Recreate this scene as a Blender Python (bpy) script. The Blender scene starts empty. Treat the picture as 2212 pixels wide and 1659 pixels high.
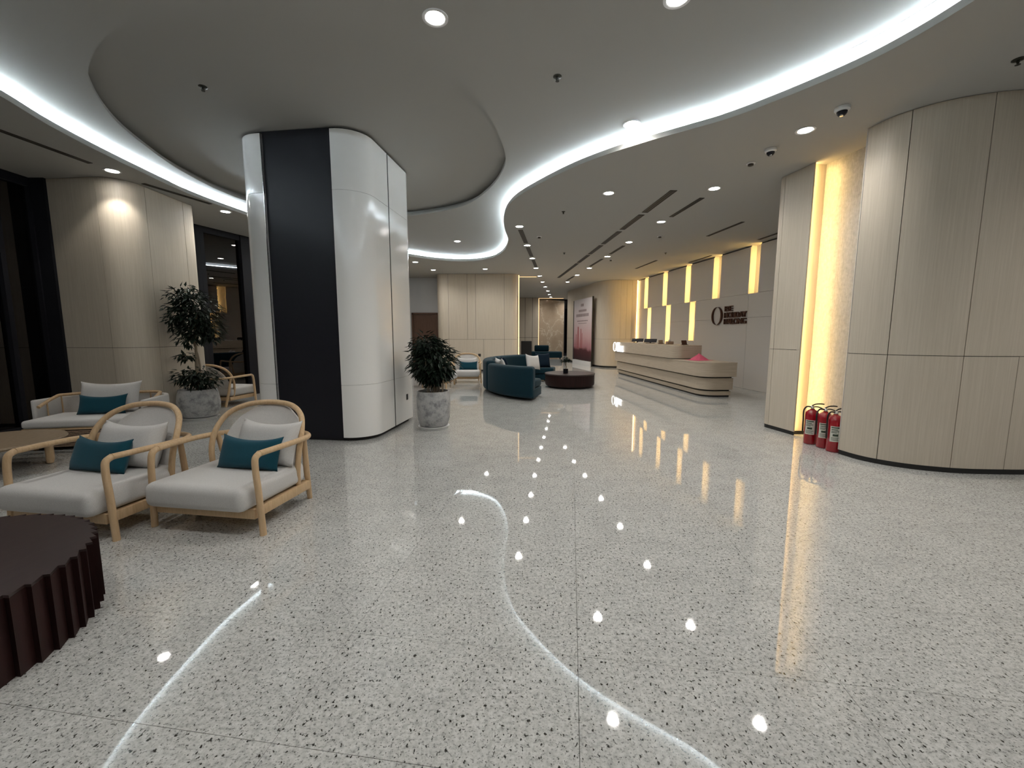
import bpy, bmesh, math, random
from mathutils import Vector, Matrix, geometry
R = math.radians
random.seed(7)
sc = bpy.context.scene
COL = sc.collection

# ------------------------------------------------------------------ camera
cam_d = bpy.data.cameras.new('camera')
cam_d.sensor_fit = 'HORIZONTAL'; cam_d.sensor_width = 36.0
cam_d.lens = 907.77 / 2212 * 36.0
cam_d.clip_start = 0.02; cam_d.clip_end = 300
cam = bpy.data.objects.new('camera', cam_d); COL.objects.link(cam)
cam.location = (0, 0, 1.40)
cam.rotation_euler = (R(90 - 6.7547), 0, 0)
sc.camera = cam

# ------------------------------------------------------------------ world, exposure
w = bpy.data.worlds.new('night'); sc.world = w; w.use_nodes = True
w.node_tree.nodes['Background'].inputs[0].default_value = (0.10, 0.12, 0.2, 1)
w.node_tree.nodes['Background'].inputs[1].default_value = 0.01
sc.view_settings.view_transform = 'Standard'
sc.view_settings.look = 'None'
sc.view_settings.gamma = 1.0
sc.view_settings.use_curve_mapping = False
sc.view_settings.exposure = 0.0
sc.cycles.max_bounces = 6; sc.cycles.diffuse_bounces = 4; sc.cycles.glossy_bounces = 3
sc.cycles.transmission_bounces = 3; sc.cycles.transparent_max_bounces = 6
sc.cycles.use_light_tree = False
sc.cycles.caustics_reflective = False; sc.cycles.caustics_refractive = False
SPOT_W = 57.0          # one ceiling downlight
LENS_E = 70.0          # its glowing lens
COVE_E = 125.0          # cold white cove strip
WARM_E = 40.0          # warm strips
H = 3.609              # lower ceiling
H1 = 3.78              # raised ceiling
H2 = 3.90              # oval recess

# ------------------------------------------------------------------ materials
MATS = {}
def mat(name, col, rough=0.6, metal=0.0, spec=0.5, emit=None, estr=0.0, coat=0.0):
    m = bpy.data.materials.new(name); m.use_nodes = True
    b = m.node_tree.nodes['Principled BSDF']
    b.inputs['Base Color'].default_value = (*col, 1)
    b.inputs['Roughness'].default_value = rough
    b.inputs['Metallic'].default_value = metal
    b.inputs['Specular IOR Level'].default_value = spec
    if coat: b.inputs['Coat Weight'].default_value = coat
    if emit:
        b.inputs['Emission Color'].default_value = (*emit, 1)
        b.inputs['Emission Strength'].default_value = estr
    MATS[name] = m
    return m
def N(m, kind, **kw):
    n = m.node_tree.nodes.new(kind)
    for k, v in kw.items(): setattr(n, k, v)
    return n
def L(m, a, b): m.node_tree.links.new(a, b)
def ramp(m, fac, stops):
    r = N(m, 'ShaderNodeValToRGB'); e = r.color_ramp.elements
    while len(e) < len(stops): e.new(0.5)
    for el, (p, c) in zip(e, stops):
        el.position = p; el.color = (*c, 1) if len(c) == 3 else c
    L(m, fac, r.inputs[0]); return r
def coords(m, scale, obj=False):
    mp = N(m, 'ShaderNodeMapping'); mp.inputs['Scale'].default_value = scale
    if obj:
        tc = N(m, 'ShaderNodeTexCoord'); L(m, tc.outputs['Object'], mp.inputs[0])
    else:
        g = N(m, 'ShaderNodeNewGeometry'); L(m, g.outputs['Position'], mp.inputs[0])
    return mp
def noise(m, vec, scale, detail=3.0, rough=0.5):
    n = N(m, 'ShaderNodeTexNoise'); n.inputs['Scale'].default_value = scale
    n.inputs['Detail'].default_value = detail; n.inputs['Roughness'].default_value = rough
    L(m, vec.outputs[0], n.inputs['Vector']); return n
def mixc(m, fac, a, b, mode='MIX'):
    n = N(m, 'ShaderNodeMix', data_type='RGBA', blend_type=mode)
    for s, v in ((n.inputs[6], a), (n.inputs[7], b)):
        if hasattr(v, 'outputs'): L(m, v.outputs[0] if v.bl_idname != 'ShaderNodeMix' else v.outputs[2], s)
        else: s.default_value = (*v, 1)
    if isinstance(fac, (int, float)): n.inputs[0].default_value = fac
    else: L(m, fac, n.inputs[0])
    return n
def bsdf(m): return m.node_tree.nodes['Principled BSDF']
def bump(m, h, strength, dist=0.01):
    b = N(m, 'ShaderNodeBump'); b.inputs['Strength'].default_value = strength; b.inputs['Distance'].default_value = dist
    L(m, h, b.inputs['Height']); L(m, b.outputs[0], bsdf(m).inputs['Normal'])

def wood_mat(name, c0, c1, scale, rough=0.5, obj=False, spec=0.4):
    m = mat(name, c0, rough, spec=spec)
    v = coords(m, scale, obj)
    n = noise(m, v, 1.0, 5.0, 0.65)
    r = ramp(m, n.outputs[0], [(0.3, c0), (0.7, c1)])
    L(m, r.outputs[0], bsdf(m).inputs['Base Color'])
    return m
def granite():
    m = mat('granite', (.5, .5, .5), 0.03, spec=1.0)
    v = coords(m, (1, 1, 1))
    base = noise(m, v, 48, 5, .7)
    rb = ramp(m, base.outputs[0], [(0.34, (.36, .36, .345)), (0.46, (.53, .53, .51)), (0.62, (.66, .66, .64))])
    s1 = noise(m, coords(m, (1, .7, 1)), 74, 2.0, .5)
    d1 = ramp(m, s1.outputs[0], [(0.325, (1, 1, 1)), (0.375, (0, 0, 0))])
    s2 = noise(m, coords(m, (.8, 1, 1)), 120, 2.5, .55)
    d2 = ramp(m, s2.outputs[0], [(0.36, (1, 1, 1)), (0.425, (0, 0, 0))])
    big = noise(m, v, 5, 3, .6)
    dens = ramp(m, big.outputs[0], [(0.35, (.25, .25, .25)), (0.6, (1, 1, 1))])
    c = mixc(m, .55, rb, dens, 'MULTIPLY')
    c.inputs[0].default_value = .14
    c2 = N(m, 'ShaderNodeMath', operation='MULTIPLY'); L(m, d2.outputs[0], c2.inputs[0]); c2.inputs[1].default_value = .62
    k = mixc(m, c2.outputs[0], c, (.10, .10, .095))
    k2 = mixc(m, d1.outputs[0], k, (.035, .034, .03))
    L(m, k2.outputs[2], bsdf(m).inputs['Base Color'])
    return m
def fabric(name, c, s=350, var=.75, rough=.9, sheen=.0):
    m = mat(name, c, rough, spec=.2)
    v = coords(m, (1, 1, 1), True)
    n = noise(m, v, s, 2)
    r = ramp(m, n.outputs[0], [(.3, tuple(x * var for x in c)), (.7, c)])
    L(m, r.outputs[0], bsdf(m).inputs['Base Color'])
    if sheen: bsdf(m).inputs['Sheen Weight'].default_value = sheen
    bump(m, n.outputs[0], .15, .002)
    return m
def concrete():
    m = mat('concrete', (.35, .35, .35), .7)
    v = coords(m, (1, 1, 1), True)
    a = noise(m, v, 9, 6, .65); b = noise(m, v, 60, 3)
    r = ramp(m, a.outputs[0], [(.35, (.20, .205, .21)), (.52, (.40, .40, .40)), (.7, (.47, .47, .465))])
    k = mixc(m, .25, r, b, 'OVERLAY')
    L(m, k.outputs[2], bsdf(m).inputs['Base Color']); bump(m, a.outputs[0], .3, .01)
    return m
def silver():
    m = mat('silver_wallpaper', (.4, .39, .37), .45, metal=.25)
    v = coords(m, (1, 1, 1)); a = noise(m, v, 22, 6, .7); b = noise(m, coords(m, (90, 90, 12)), 1, 4, .6)
    r = ramp(m, a.outputs[0], [(.3, (.40, .39, .375)), (.7, (.55, .54, .52))])
    k = mixc(m, .35, r, b, 'OVERLAY')
    L(m, k.outputs[2], bsdf(m).inputs['Base Color']); bump(m, a.outputs[0], .12, .004)
    return m
def marble():
    m = mat('beige_marble', (.4, .33, .25), .12)
    v = coords(m, (1, 1, 1)); a = noise(m, v, .7, 5, .6)
    r = ramp(m, a.outputs[0], [(.3, (.27, .205, .145)), (.485, (.33, .26, .19)), (.5, (.46, .39, .31)), (.515, (.33, .26, .19)), (.75, (.29, .22, .16))])
    L(m, r.outputs[0], bsdf(m).inputs['Base Color']); return m
def glass():
    m = bpy.data.materials.new('night_glass'); m.use_nodes = True; MATS['glass'] = m
    nt = m.node_tree; nt.nodes.clear()
    out = N(m, 'ShaderNodeOutputMaterial'); mx = N(m, 'ShaderNodeMixShader')
    fr = N(m, 'ShaderNodeFresnel'); fr.inputs[0].default_value = 1.85
    tr = N(m, 'ShaderNodeBsdfTransparent'); tr.inputs[0].default_value = (.45, .45, .5, 1)
    gl = N(m, 'ShaderNodeBsdfGlossy'); gl.inputs['Roughness'].default_value = 0.0; gl.inputs[0].default_value = (.95, .9, .9, 1)
    L(m, fr.outputs[0], mx.inputs[0]); L(m, tr.outputs[0], mx.inputs[1]); L(m, gl.outputs[0], mx.inputs[2]); L(m, mx.outputs[0], out.inputs[0])
    return m
granite(); concrete(); silver(); marble(); glass()
wood_mat('panel_wood', (.50, .44, .355), (.59, .525, .435), (70, 70, 1.6), .45)
wood_mat('ash', (.50, .34, .19), (.64, .46, .28), (60, 60, 8), .45, True)
wood_mat('table_wood', (.22, .16, .10), (.34, .26, .18), (20, 80, 20), .4, True)
wood_mat('mahogany', (.012, .0035, .003), (.024, .007, .006), (30, 30, 3), .55, True, .2)  # table sides: their shade is put into the colour, darker than the tops
wood_mat('lit_top', (.028, .017, .016), (.042, .027, .025), (30, 3, 30), .35, True)  # table tops: light falling from above is put into this paler colour
wood_mat('counter_wood', (.40, .33, .25), (.52, .44, .345), (3, 3, 90), .45)
wood_mat('door_wood', (.09, .045, .028), (.14, .075, .05), (50, 50, 3), .5)
wood_mat('wicker', (.16, .10, .07), (.40, .29, .20), (120, 120, 60), .7, True)
fabric('cream_fabric', (.68, .665, .65)); fabric('grey_fabric', (.50, .49, .475)); fabric('teal_fabric', (.006, .060, .088), 420, .7, .9, .1)
fabric('teal_velvet', (.002, .027, .042), 120, .7, .8, .06); fabric('navy_fabric', (.004, .014, .028)); fabric('pink_cloth', (.72, .13, .21), 60, .8)
mat('cove_white', (.85, .85, .85), .8)
mat('ceiling_paint', (.405, .40, .38), .85, spec=.2)
mat('plaster', (.62, .63, .66), .8)
mat('gloss_white', (.90, .89, .87), .16)
mat('gloss_black', (.010, .010, .014), .45, spec=.25)
mat('black', (.008, .008, .008), .5)
mat('dark_joint', (.05, .045, .035), .8)
mat('grout', (.16, .16, .15), .5)
mat('frame_black', (.008, .008, .011), .55, spec=.2)
mat('frame_grey', (.10, .10, .10), .4, .5)
mat('wall_panel', (.66, .625, .585), .5)
mat('brown_metal', (.09, .035, .02), .35, .4)
mat('white_metal', (.75, .75, .75), .4)
mat('vent_dark', (.045, .038, .028), .6)
mat('chrome', (.6, .6, .6), .2, 1.0)
mat('red_paint', (.30, .003, .010), .22, coat=.5)
mat('label_white', (.62, .62, .55), .5)
mat('label_ink', (.03, .05, .03), .5)
mat('leaf', (.008, .018, .010), .45, spec=.35)
mat('bark', (.30, .24, .17), .8)
mat('soil', (.03, .022, .015), .9)
mat('brass_fitting', (.06, .06, .05), .35, .8)
mat('lens_light', (1, 1, 1), .5, emit=(1.0, .97, .92), estr=LENS_E)
mat('cove_light', (1, 1, 1), .5, emit=(.80, .93, 1.0), estr=COVE_E)
mat('warm_light', (1, .8, .4), .5, emit=(1.0, .66, .22), estr=WARM_E)
mat('warm_dim', (1, .8, .4), .5, emit=(1.0, .62, .24), estr=14.0)
mat('warm_soft', (1, .8, .5), .5, emit=(1.0, .66, .32), estr=1.5)
mat('niche_light', (1, .8, .4), .5, emit=(1.0, .66, .24), estr=48.0)
mat('sign_light', (1, 1, 1), .5, emit=(.93, .97, 1.0), estr=2.4)
mat('purple_light', (.3, .2, 1), .5, emit=(.28, .22, 1.0), estr=6)
mat('orange_light', (1, .4, .2), .5, emit=(1.0, .45, .2), estr=1.2)
mat('asphalt', (.03, .03, .03), .9)

# ------------------------------------------------------------------ mesh helpers
class MB:
    def __init__(s): s.v = []; s.f = []
    def add(s, vs, fs):
        o = len(s.v); s.v += [tuple(x) for x in vs]; s.f += [tuple(i + o for i in f) for f in fs]; return s
    def box(s, x0, x1, y0, y1, z0, z1, M=None):
        vs = [Vector((x, y, z)) for z in (z0, z1) for x, y in ((x0, y0), (x1, y0), (x1, y1), (x0, y1))]
        if M: vs = [M @ v for v in vs]
        return s.add(vs, [(3, 2, 1, 0), (4, 5, 6, 7), (0, 1, 5, 4), (1, 2, 6, 5), (2, 3, 7, 6), (3, 0, 4, 7)])
    def prism(s, poly, z0, z1, holes=()):
        loops = [list(poly)] + [list(h) for h in holes]
        tris = geometry.tessellate_polygon([[Vector((p[0], p[1], 0)) for p in l] for l in loops])
        flat = [p for l in loops for p in l]; n = len(flat)
        vs = [(p[0], p[1], z0) for p in flat] + [(p[0], p[1], z1) for p in flat]
        fs = []
        for a, b, c in tris: fs.append((a, b, c)); fs.append((c + n, b + n, a + n))
        o = 0
        for l in loops:
            k = len(l)
            for i in range(k): fs.append((o + i, o + (i + 1) % k, o + (i + 1) % k + n, o + i + n))
            o += k
        return s.add(vs, fs)
    def band(s, pts, z0, z1, t):
        """wall along an open plan path, t = thickness to the left of travel (may be negative)"""
        nr = normals(pts); k = len(pts)
        q = [(p[0] + n[0] * t, p[1] + n[1] * t) for p, n in zip(pts, nr)]
        vs = [(p[0], p[1], z) for z in (z0, z1) for p in pts] + [(p[0], p[1], z) for z in (z0, z1) for p in q]
        fs = []
        for i in range(k - 1):
            a, b = i, i + 1
            fs += [(a, b, b + k, a + k), (b + 2 * k, a + 2 * k, a + 3 * k, b + 3 * k), (a + k, b + k, b + 3 * k, a + 3 * k), (b, a, a + 2 * k, b + 2 * k)]
        for i in (0, k - 1): fs.append((i, i + k, i + 3 * k, i + 2 * k))
        return s.add(vs, fs)
    def tube(s, pts, r, n=10, cyclic=False, cap=True):
        pts = [Vector(p) for p in pts]; k = len(pts)
        rr = r if isinstance(r, (list, tuple)) else [r] * k
        vs = []; up = None
        for i, p in enumerate(pts):
            if cyclic: d = (pts[(i + 1) % k] - pts[i - 1])
            else: d = pts[min(i + 1, k - 1)] - pts[max(i - 1, 0)]
            d.normalize()
            if up is None:
                up = Vector((0, 0, 1)) if abs(d.z) < .9 else Vector((0, 1, 0))
            a = d.cross(up).normalized(); up = a.cross(d).normalized()
            for j in range(n):
                t = 2 * math.pi * j / n
                vs.append(p + (a * math.cos(t) + up * math.sin(t)) * rr[i])
        fs = []
        for i in range(k if cyclic else k - 1):
            for j in range(n):
                a = i * n + j; b = i * n + (j + 1) % n; i2 = (i + 1) % k
                fs.append((a, b, i2 * n + (j + 1) % n, i2 * n + j))
        if cap and not cyclic: fs += [tuple(range(n))[::-1], tuple(range((k - 1) * n, k * n))]
        return s.add(vs, fs)
    def lathe(s, prof, n=28, c=(0, 0), cap=True):
        vs = []; fs = []; k = len(prof)
        for r, z in prof:
            for j in range(n):
                t = 2 * math.pi * j / n; vs.append((c[0] + r * math.cos(t), c[1] + r * math.sin(t), z))
        for i in range(k - 1):
            for j in range(n): fs.append((i * n + j, i * n + (j + 1) % n, (i + 1) * n + (j + 1) % n, (i + 1) * n + j))
        if cap: fs += [tuple(range(n))[::-1], tuple(range((k - 1) * n, k * n))]
        return s.add(vs, fs)
    def build(s, name, material, parent=None, smooth=False, bevel=0, seg=2, angle=40):
        me = bpy.data.meshes.new(name); me.from_pydata(s.v, [], s.f); me.validate()
        bm = bmesh.new(); bm.from_mesh(me)
        bmesh.ops.recalc_face_normals(bm, faces=bm.faces)
        if bevel:
            es = [e for e in bm.edges if len(e.link_faces) == 2 and e.calc_face_angle(0) > R(30)]
            bmesh.ops.bevel(bm, geom=es, offset=bevel, segments=seg, affect='EDGES', profile=.5)
        bm.to_mesh(me); bm.free()
        return link(name, me, material, parent, smooth or bool(bevel), angle)
def link(name, me, material, parent=None, smooth=False, angle=40):
    if smooth:
        for p in me.polygons: p.use_smooth = True
        try: me.set_sharp_from_angle(angle=R(angle))
        except Exception: pass
    if material is not None:
        me.materials.clear(); me.materials.append(MATS[material])
    o = bpy.data.objects.new(name, me); COL.objects.link(o)
    if parent: o.parent = parent
    return o
def normals(pts):
    k = len(pts); out = []
    for i in range(k):
        a = pts[max(i - 1, 0)]; b = pts[min(i + 1, k - 1)]
        dx, dy = b[0] - a[0], b[1] - a[1]; l = math.hypot(dx, dy) or 1
        out.append((-dy / l, dx / l))
    return out
def catmull(P, per=10, closed=False):
    n = len(P); out = []
    D = len(P[0])
    rng = n if closed else n - 1
    for i in range(rng):
        if closed: p0, p1, p2, p3 = P[i - 1], P[i], P[(i + 1) % n], P[(i + 2) % n]
        else: p0, p1, p2, p3 = P[max(i - 1, 0)], P[i], P[i + 1], P[min(i + 2, n - 1)]
        # centripetal parametrisation
        def d(a, b): return max(math.dist(a, b), 1e-6) ** .5
        t0 = 0; t1 = t0 + d(p0, p1); t2 = t1 + d(p1, p2); t3 = t2 + d(p2, p3)
        for q in range(per):
            t = t1 + (t2 - t1) * q / per; r = []
            for c in range(D):
                A1 = (t1 - t) / (t1 - t0) * p0[c] + (t - t0) / (t1 - t0) * p1[c] if t1 - t0 > 1.1e-3 else p1[c]
                A2 = (t2 - t) / (t2 - t1) * p1[c] + (t - t1) / (t2 - t1) * p2[c]
                A3 = (t3 - t) / (t3 - t2) * p2[c] + (t - t2) / (t3 - t2) * p3[c] if t3 - t2 > 1.1e-3 else p2[c]
                B1 = (t2 - t) / (t2 - t0) * A1 + (t - t0) / (t2 - t0) * A2
                B2 = (t3 - t) / (t3 - t1) * A2 + (t - t1) / (t3 - t1) * A3
                r.append((t2 - t) / (t2 - t1) * B1 + (t - t1) / (t2 - t1) * B2)
            out.append(tuple(r))
    if not closed: out.append(tuple(P[-1]))
    return out
def rpath(P, seg=10, closed=False):
    """plan path with rounded corners: P = (x, y, radius)"""
    out = []; n = len(P)
    for i, p in enumerate(P):
        r = p[2] if len(p) > 2 else 0
        if r == 0 or (not closed and i in (0, n - 1)): out.append((p[0], p[1])); continue
        a = Vector(P[i - 1][:2]); b = Vector(p[:2]); c = Vector(P[(i + 1) % n][:2])
        u = (a - b).normalized(); v = (c - b).normalized()
        ang = u.angle(v); d = r / math.tan(ang / 2)
        s = b + u * d; e = b + v * d; bis = (u + v).normalized(); ctr = b + bis * (r / math.sin(ang / 2))
        a0 = math.atan2(*(s - ctr).yx); a1 = math.atan2(*(e - ctr).yx)
        da = (a1 - a0 + math.pi) % (2 * math.pi) - math.pi
        for k in range(seg + 1):
            t = a0 + da * k / seg; out.append((ctr.x + r * math.cos(t), ctr.y + r * math.sin(t)))
    return out
def cumlen(p):
    s = [0]
    for a, b in zip(p, p[1:]): s.append(s[-1] + math.dist(a, b))
    return s
def cut(path, s0, s1):
    S = cumlen(path)
    def at(s):
        for i in range(len(S) - 1):
            if S[i + 1] >= s:
                t = (s - S[i]) / max(S[i + 1] - S[i], 1e-9)
                return (path[i][0] + (path[i + 1][0] - path[i][0]) * t, path[i][1] + (path[i + 1][1] - path[i][1]) * t)
        return path[-1]
    return [at(s0)] + [p for p, s in zip(path, S) if s0 + 1e-4 < s < s1 - 1e-4] + [at(s1)]
def offset(path, d):
    return [(p[0] + n[0] * d, p[1] + n[1] * d) for p, n in zip(path, normals(path))]
def offset_closed(path, d):
    n = len(path); out = []
    for i in range(n):
        a, b = path[i - 1], path[(i + 1) % n]; dx, dy = b[0] - a[0], b[1] - a[1]; l = math.hypot(dx, dy) or 1
        out.append((path[i][0] - dy / l * d, path[i][1] + dx / l * d))
    return out
def near_s(path, x, y):
    S = cumlen(path); best = (9e9, 0)
    for i in range(len(path) - 1):
        a = Vector(path[i]); b = Vector(path[i + 1]); d = b - a
        t = max(0, min(1, (Vector((x, y)) - a).dot(d) / max(d.length_squared, 1e-12)))
        e = (a + d * t - Vector((x, y))).length
        if e < best[0]: best = (e, S[i] + d.length * t)
    return best[1]
def struct(o, label=None, cat=None):
    o['kind'] = 'structure'
    if label: o['label'] = label
    if cat: o['category'] = cat
    return o
def thing(name, label, cat, loc=(0, 0, 0), rz=0.0, group=None):
    o = bpy.data.objects.new(name, None); COL.objects.link(o)
    o.empty_display_size = .1; o.location = loc; o.rotation_euler = (0, 0, R(rz))
    return tag(o, label, cat, group)
def tag(o, label, cat, group=None):
    o['label'] = label; o['category'] = cat
    if group: o['group'] = group
    return o
def dup(root, loc, rz=None, label=None, group=None):
    r = root.copy(); COL.objects.link(r); r.location = loc
    if rz is not None: r.rotation_euler = (0, 0, R(rz))
    if label: r['label'] = label
    if group: r['group'] = group
    for ch in list(root.children):
        c = ch.copy(); COL.objects.link(c); c.parent = r
        for g in ch.children:
            d = g.copy(); COL.objects.link(d); d.parent = c
    return r
def panels(parent, path, cuts, zc, t, material, gap=.006, name='panel', rough_bevel=0, skip=None):
    """split a plan path into panels at arc lengths; zc = list of (z0, z1, extra cuts)"""
    total = cumlen(path)[-1]
    for z0, z1, cs in zc:
        c = sorted([0] + list(cs) + [total])
        for a, b in zip(c, c[1:]):
            if b - a < .03: continue
            if skip and skip(a, b, z0, z1): continue
            MB().band(cut(path, a + gap / 2, b - gap / 2), z0 + gap / 2, z1 - gap / 2, t).build(name, material, parent, True, angle=30)
def empty_struct(name, label=None):
    o = bpy.data.objects.new(name, None); COL.objects.link(o); o['kind'] = 'structure'; o.empty_display_size = .1
    if label: o['label'] = label
    return o

# ------------------------------------------------------------------ floor: stone tiles laid at 8 degrees
TH = R(-8.0); ax = (math.cos(TH), math.sin(TH)); ay = (-math.sin(TH), math.cos(TH))
TU, TV, U0, V0 = 1.05, .545, .05, 1.71
floor = MB().box(-8, 10, -8, 31, -.06, -.011).build('floor', 'grout')
struct(floor, 'polished speckled grey granite tile floor', 'floor')
cy6, sy6 = math.cos(R(6.7547)), math.sin(R(6.7547))
def project(x, y, z):
    q = (x, y, z - 1.4); d = q[1] * cy6 - q[2] * sy6
    if d < .05: return None
    return 1106 + 907.77 * q[0] / d, 829.5 - 907.77 * (q[1] * sy6 + q[2] * cy6) / d
tiles = []
for i in range(-14, 15):
    for j in range(-20, 62):
        u = U0 + (i + .5) * TU; v = V0 + (j + .5) * TV
        x = u * ax[0] + v * ay[0]; y = u * ax[1] + v * ay[1]
        if not (-7.2 < x < 9.4 and -6.4 < y < 30): continue
        cs = [(u + a * TU / 2, v + b * TV / 2) for a, b in ((-1, -1), (1, -1), (1, 1), (-1, 1))]
        pp = [project(a * ax[0] + b * ay[0], a * ax[1] + b * ay[1], 0) for a, b in cs]
        area = 0
        if all(pp) and any(-60 < p[0] < 2270 and -60 < p[1] < 1720 for p in pp):
            area = abs(sum(pp[k][0] * pp[(k + 1) % 4][1] - pp[(k + 1) % 4][0] * pp[k][1] for k in range(4))) / 2
        tiles.append((area, x, y))
tiles.sort(reverse=True)
g = .0009
tm = MB().box(-TU / 2 + g, TU / 2 - g, -TV / 2 + g, TV / 2 - g, -.010, 0).build('tile', 'granite', floor)
for k, (a, x, y) in enumerate(tiles[:300]):
    o = tm if k == 0 else tm.copy()
    if k: COL.objects.link(o)
    o.location = (x, y, 0); o.rotation_euler = (0, 0, TH)
rest = MB()
for a, x, y in tiles[300:]:
    M = Matrix.Translation((x, y, 0)) @ Matrix.Rotation(TH, 4, 'Z')
    rest.box(-TU / 2 + g, TU / 2 - g, -TV / 2 + g, TV / 2 - g, -.010, 0, M)
rest.build('far_tiles', 'granite', floor)['kind'] = 'stuff'

# ------------------------------------------------------------------ ceiling
LIP = [(-4.777, 4.21), (-4.924, 4.741), (-5.022, 5.345), (-5.085, 6.055), (-5.12, 6.973), (-4.98, 8.053), (-4.62, 9.5), (-3.85, 11.25), (-2.874, 12.366), (-2.263, 12.924), (-1.65, 13.16), (-1.112, 13.08),
       (-.61, 12.62), (-.32, 11.949), (-.134, 10.95), (-.095, 10.1), (-.14, 9.422), (-.165, 8.665), (-.145, 8.205), (-.064, 7.619), (.09, 7.108), (.47, 6.416), (.84, 5.87), (1.188, 5.482), (1.50, 5.195), (1.88, 4.90),
       (2.232, 4.62), (2.50, 4.31), (2.735, 3.99), (2.905, 3.71), (3.02, 3.40), (3.084, 3.05), (3.12, 2.2), (2.95, .8), (2.1, -1.0), (.2, -2.3), (-2.2, -1.9), (-3.7, .2), (-4.45, 2.6)]
lip = catmull(LIP, 6, True)                      # runs clockwise seen from below: left side outwards
area2 = sum(a[0] * b[1] - b[0] * a[1] for a, b in zip(lip, lip[1:] + lip[:1]))
OUT = 1 if area2 < 0 else -1                     # sign of the outward offset
outer = [(-7.6, -7.2), (9.6, -7.2), (9.6, 30.5), (-7.6, 30.5)]
ceil = MB().prism(outer, H, H + .06, [lip]).build('ceiling', 'ceiling_paint')
struct(ceil, 'pale grey ceiling with a curving lit cove and an oval recess', 'ceiling')
OV = [(-3.83, 4.11), (-4.08, 4.40), (-4.42, 4.97), (-4.63, 5.54), (-4.86, 6.58), (-4.80, 7.80), (-4.2, 8.75), (-3.1, 9.06), (-2.02, 8.84), (-.92, 8.19), (-.35, 7.19), (-.10, 6.25), (-.107, 5.73), (-.28, 4.83), (-.473, 4.36), (-.70, 4.04), (-1.25, 3.66), (-2.1, 3.45), (-3.05, 3.58)]
oval = catmull(OV, 8, True)
wide = offset_closed(lip, OUT * .34)
OVS = 1 if sum(a[0] * b[1] - b[0] * a[1] for a, b in zip(oval, oval[1:] + oval[:1])) < 0 else -1
MB().prism(wide, H1, H1 + .035, [oval]).build('raised_panel', 'ceiling_paint', ceil)
ow = offset_closed(oval, OVS * .12); ow.append(ow[0])
MB().band(ow, H1 + .034, H2, OVS * .02).build('oval_wall', 'ceiling_paint', ceil)
MB().prism(offset_closed(oval, OVS * .14), H2, H2 + .04).build('oval_panel', 'ceiling_paint', ceil)
cb = offset_closed(lip, OUT * .24); cb.append(cb[0])
MB().band(cb, H + .05, H1 - .001, OUT * .02).build('cove_back', 'cove_white', ceil)
ct = offset_closed(lip, OUT * .004); ct.append(ct[0])
MB().band(ct, H1 - .003, H1 - .0005, OUT * .235).build('cove_soffit', 'cove_white', ceil)
cl = offset_closed(lip, OUT * .088); cl.append(cl[0])
MB().band(cl, H + .0605, H + .094, OUT * .15).build('cove_ledge', 'cove_white', ceil)
cs = offset_closed(lip, OUT * .10); cs.append(cs[0])
MB().band(cs, H + .0945, H + .106, OUT * .022).build('cove_led_strip', 'cove_light', ceil)

# ------------------------------------------------------------------ outer shell
def shell(name, pts, material='plaster', t=.1, z1=H + .05):
    return struct(MB().band(pts, 0, z1, t).build(name, material))
shell('wall_back', [(-6.9, -6.5), (9.2, -6.5)], 'panel_wood', -.1)
shell('wall_right', [(9.2, -6.5), (9.2, 4.2)], 'plaster', -.1)

# ------------------------------------------------------------------ wall: big rounded wood block on the right
JZ = 1.185
pw = catmull([(3.85, 4.83), (3.90, 4.56), (4.10, 4.31), (4.47, 4.135), (4.95, 4.085), (5.6, 4.08)], 10) + [(9.2, 4.08)]
wr = empty_struct('wall_front_right', 'rounded pale wood panelled wall beside the fire extinguishers')
MB().band(offset(pw, .016), .04, H - .002, .05).build('core', 'dark_joint', wr, True)
up = [near_s(pw, 3.985, 4.46), near_s(pw, 4.45, 4.14), near_s(pw, 5.35, 4.08), near_s(pw, 6.3, 4.08), near_s(pw, 7.3, 4.08)]
lo = [near_s(pw, 3.985, 4.46), near_s(pw, 4.45, 4.14), near_s(pw, 4.93, 4.085), near_s(pw, 5.9, 4.08), near_s(pw, 6.9, 4.08)]
panels(wr, pw, [], [(.05, JZ, lo), (JZ, H - .002, up)], .014, 'panel_wood')
MB().band(offset(pw, .003), 0, .05, .03).build('skirting', 'black', wr, True)
MB().box(3.852, 3.875, 4.835, 4.845, .05, H).box(3.87, 4.29, 4.83, 4.845, 0, H).build('edge_trim', 'wall_panel', wr)
# ---- niche with silver wallpaper
wn = struct(MB().band([(4.118, 5.815), (4.255, 4.83)], 0, H + .02, .06).build('wall_niche', 'silver_wallpaper'), 'silver grey textured wallpaper niche lit by a warm strip', 'wall')
MB().box(3.9365, 3.9385, 5.750, 5.774, .06, H - .01).build('led_glow_strip', 'niche_light', wn)
# ---- wood pillar left of the niche
pp_ = rpath([(6.1, 6.62), (4.0, 6.52, .1), (3.832, 6.28, .12), (3.918, 5.735)], 8)
wp = empty_struct('wall_pillar', 'narrow pale wood pillar between the niche and the reception')
MB().band(offset(cut(pp_, 0, cumlen(pp_)[-1] - .095), .014), .04, H - .002, .05).build('core', 'dark_joint', wp, True)
pc = [near_s(pp_, 3.85, 6.2), near_s(pp_, 4.3, 6.53)]
panels(wp, pp_, [], [(.05, JZ, pc), (JZ, H - .002, pc)], .013, 'panel_wood')
MB().band(offset(pp_, .003), 0, .05, .012).build('skirting', 'black', wp, True)
MB().box(3.925, 4.117, 5.800, 5.815, .05, H - .002).build('reveal', 'panel_wood', wp)
MB().box(3.922, 3.936, 5.7365, 5.799, .05, H - .002).build('return', 'panel_wood', wp)
MB().box(3.925, 4.115, 5.797, 5.815, 0, .05).build('skirting', 'black', wp)

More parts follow.
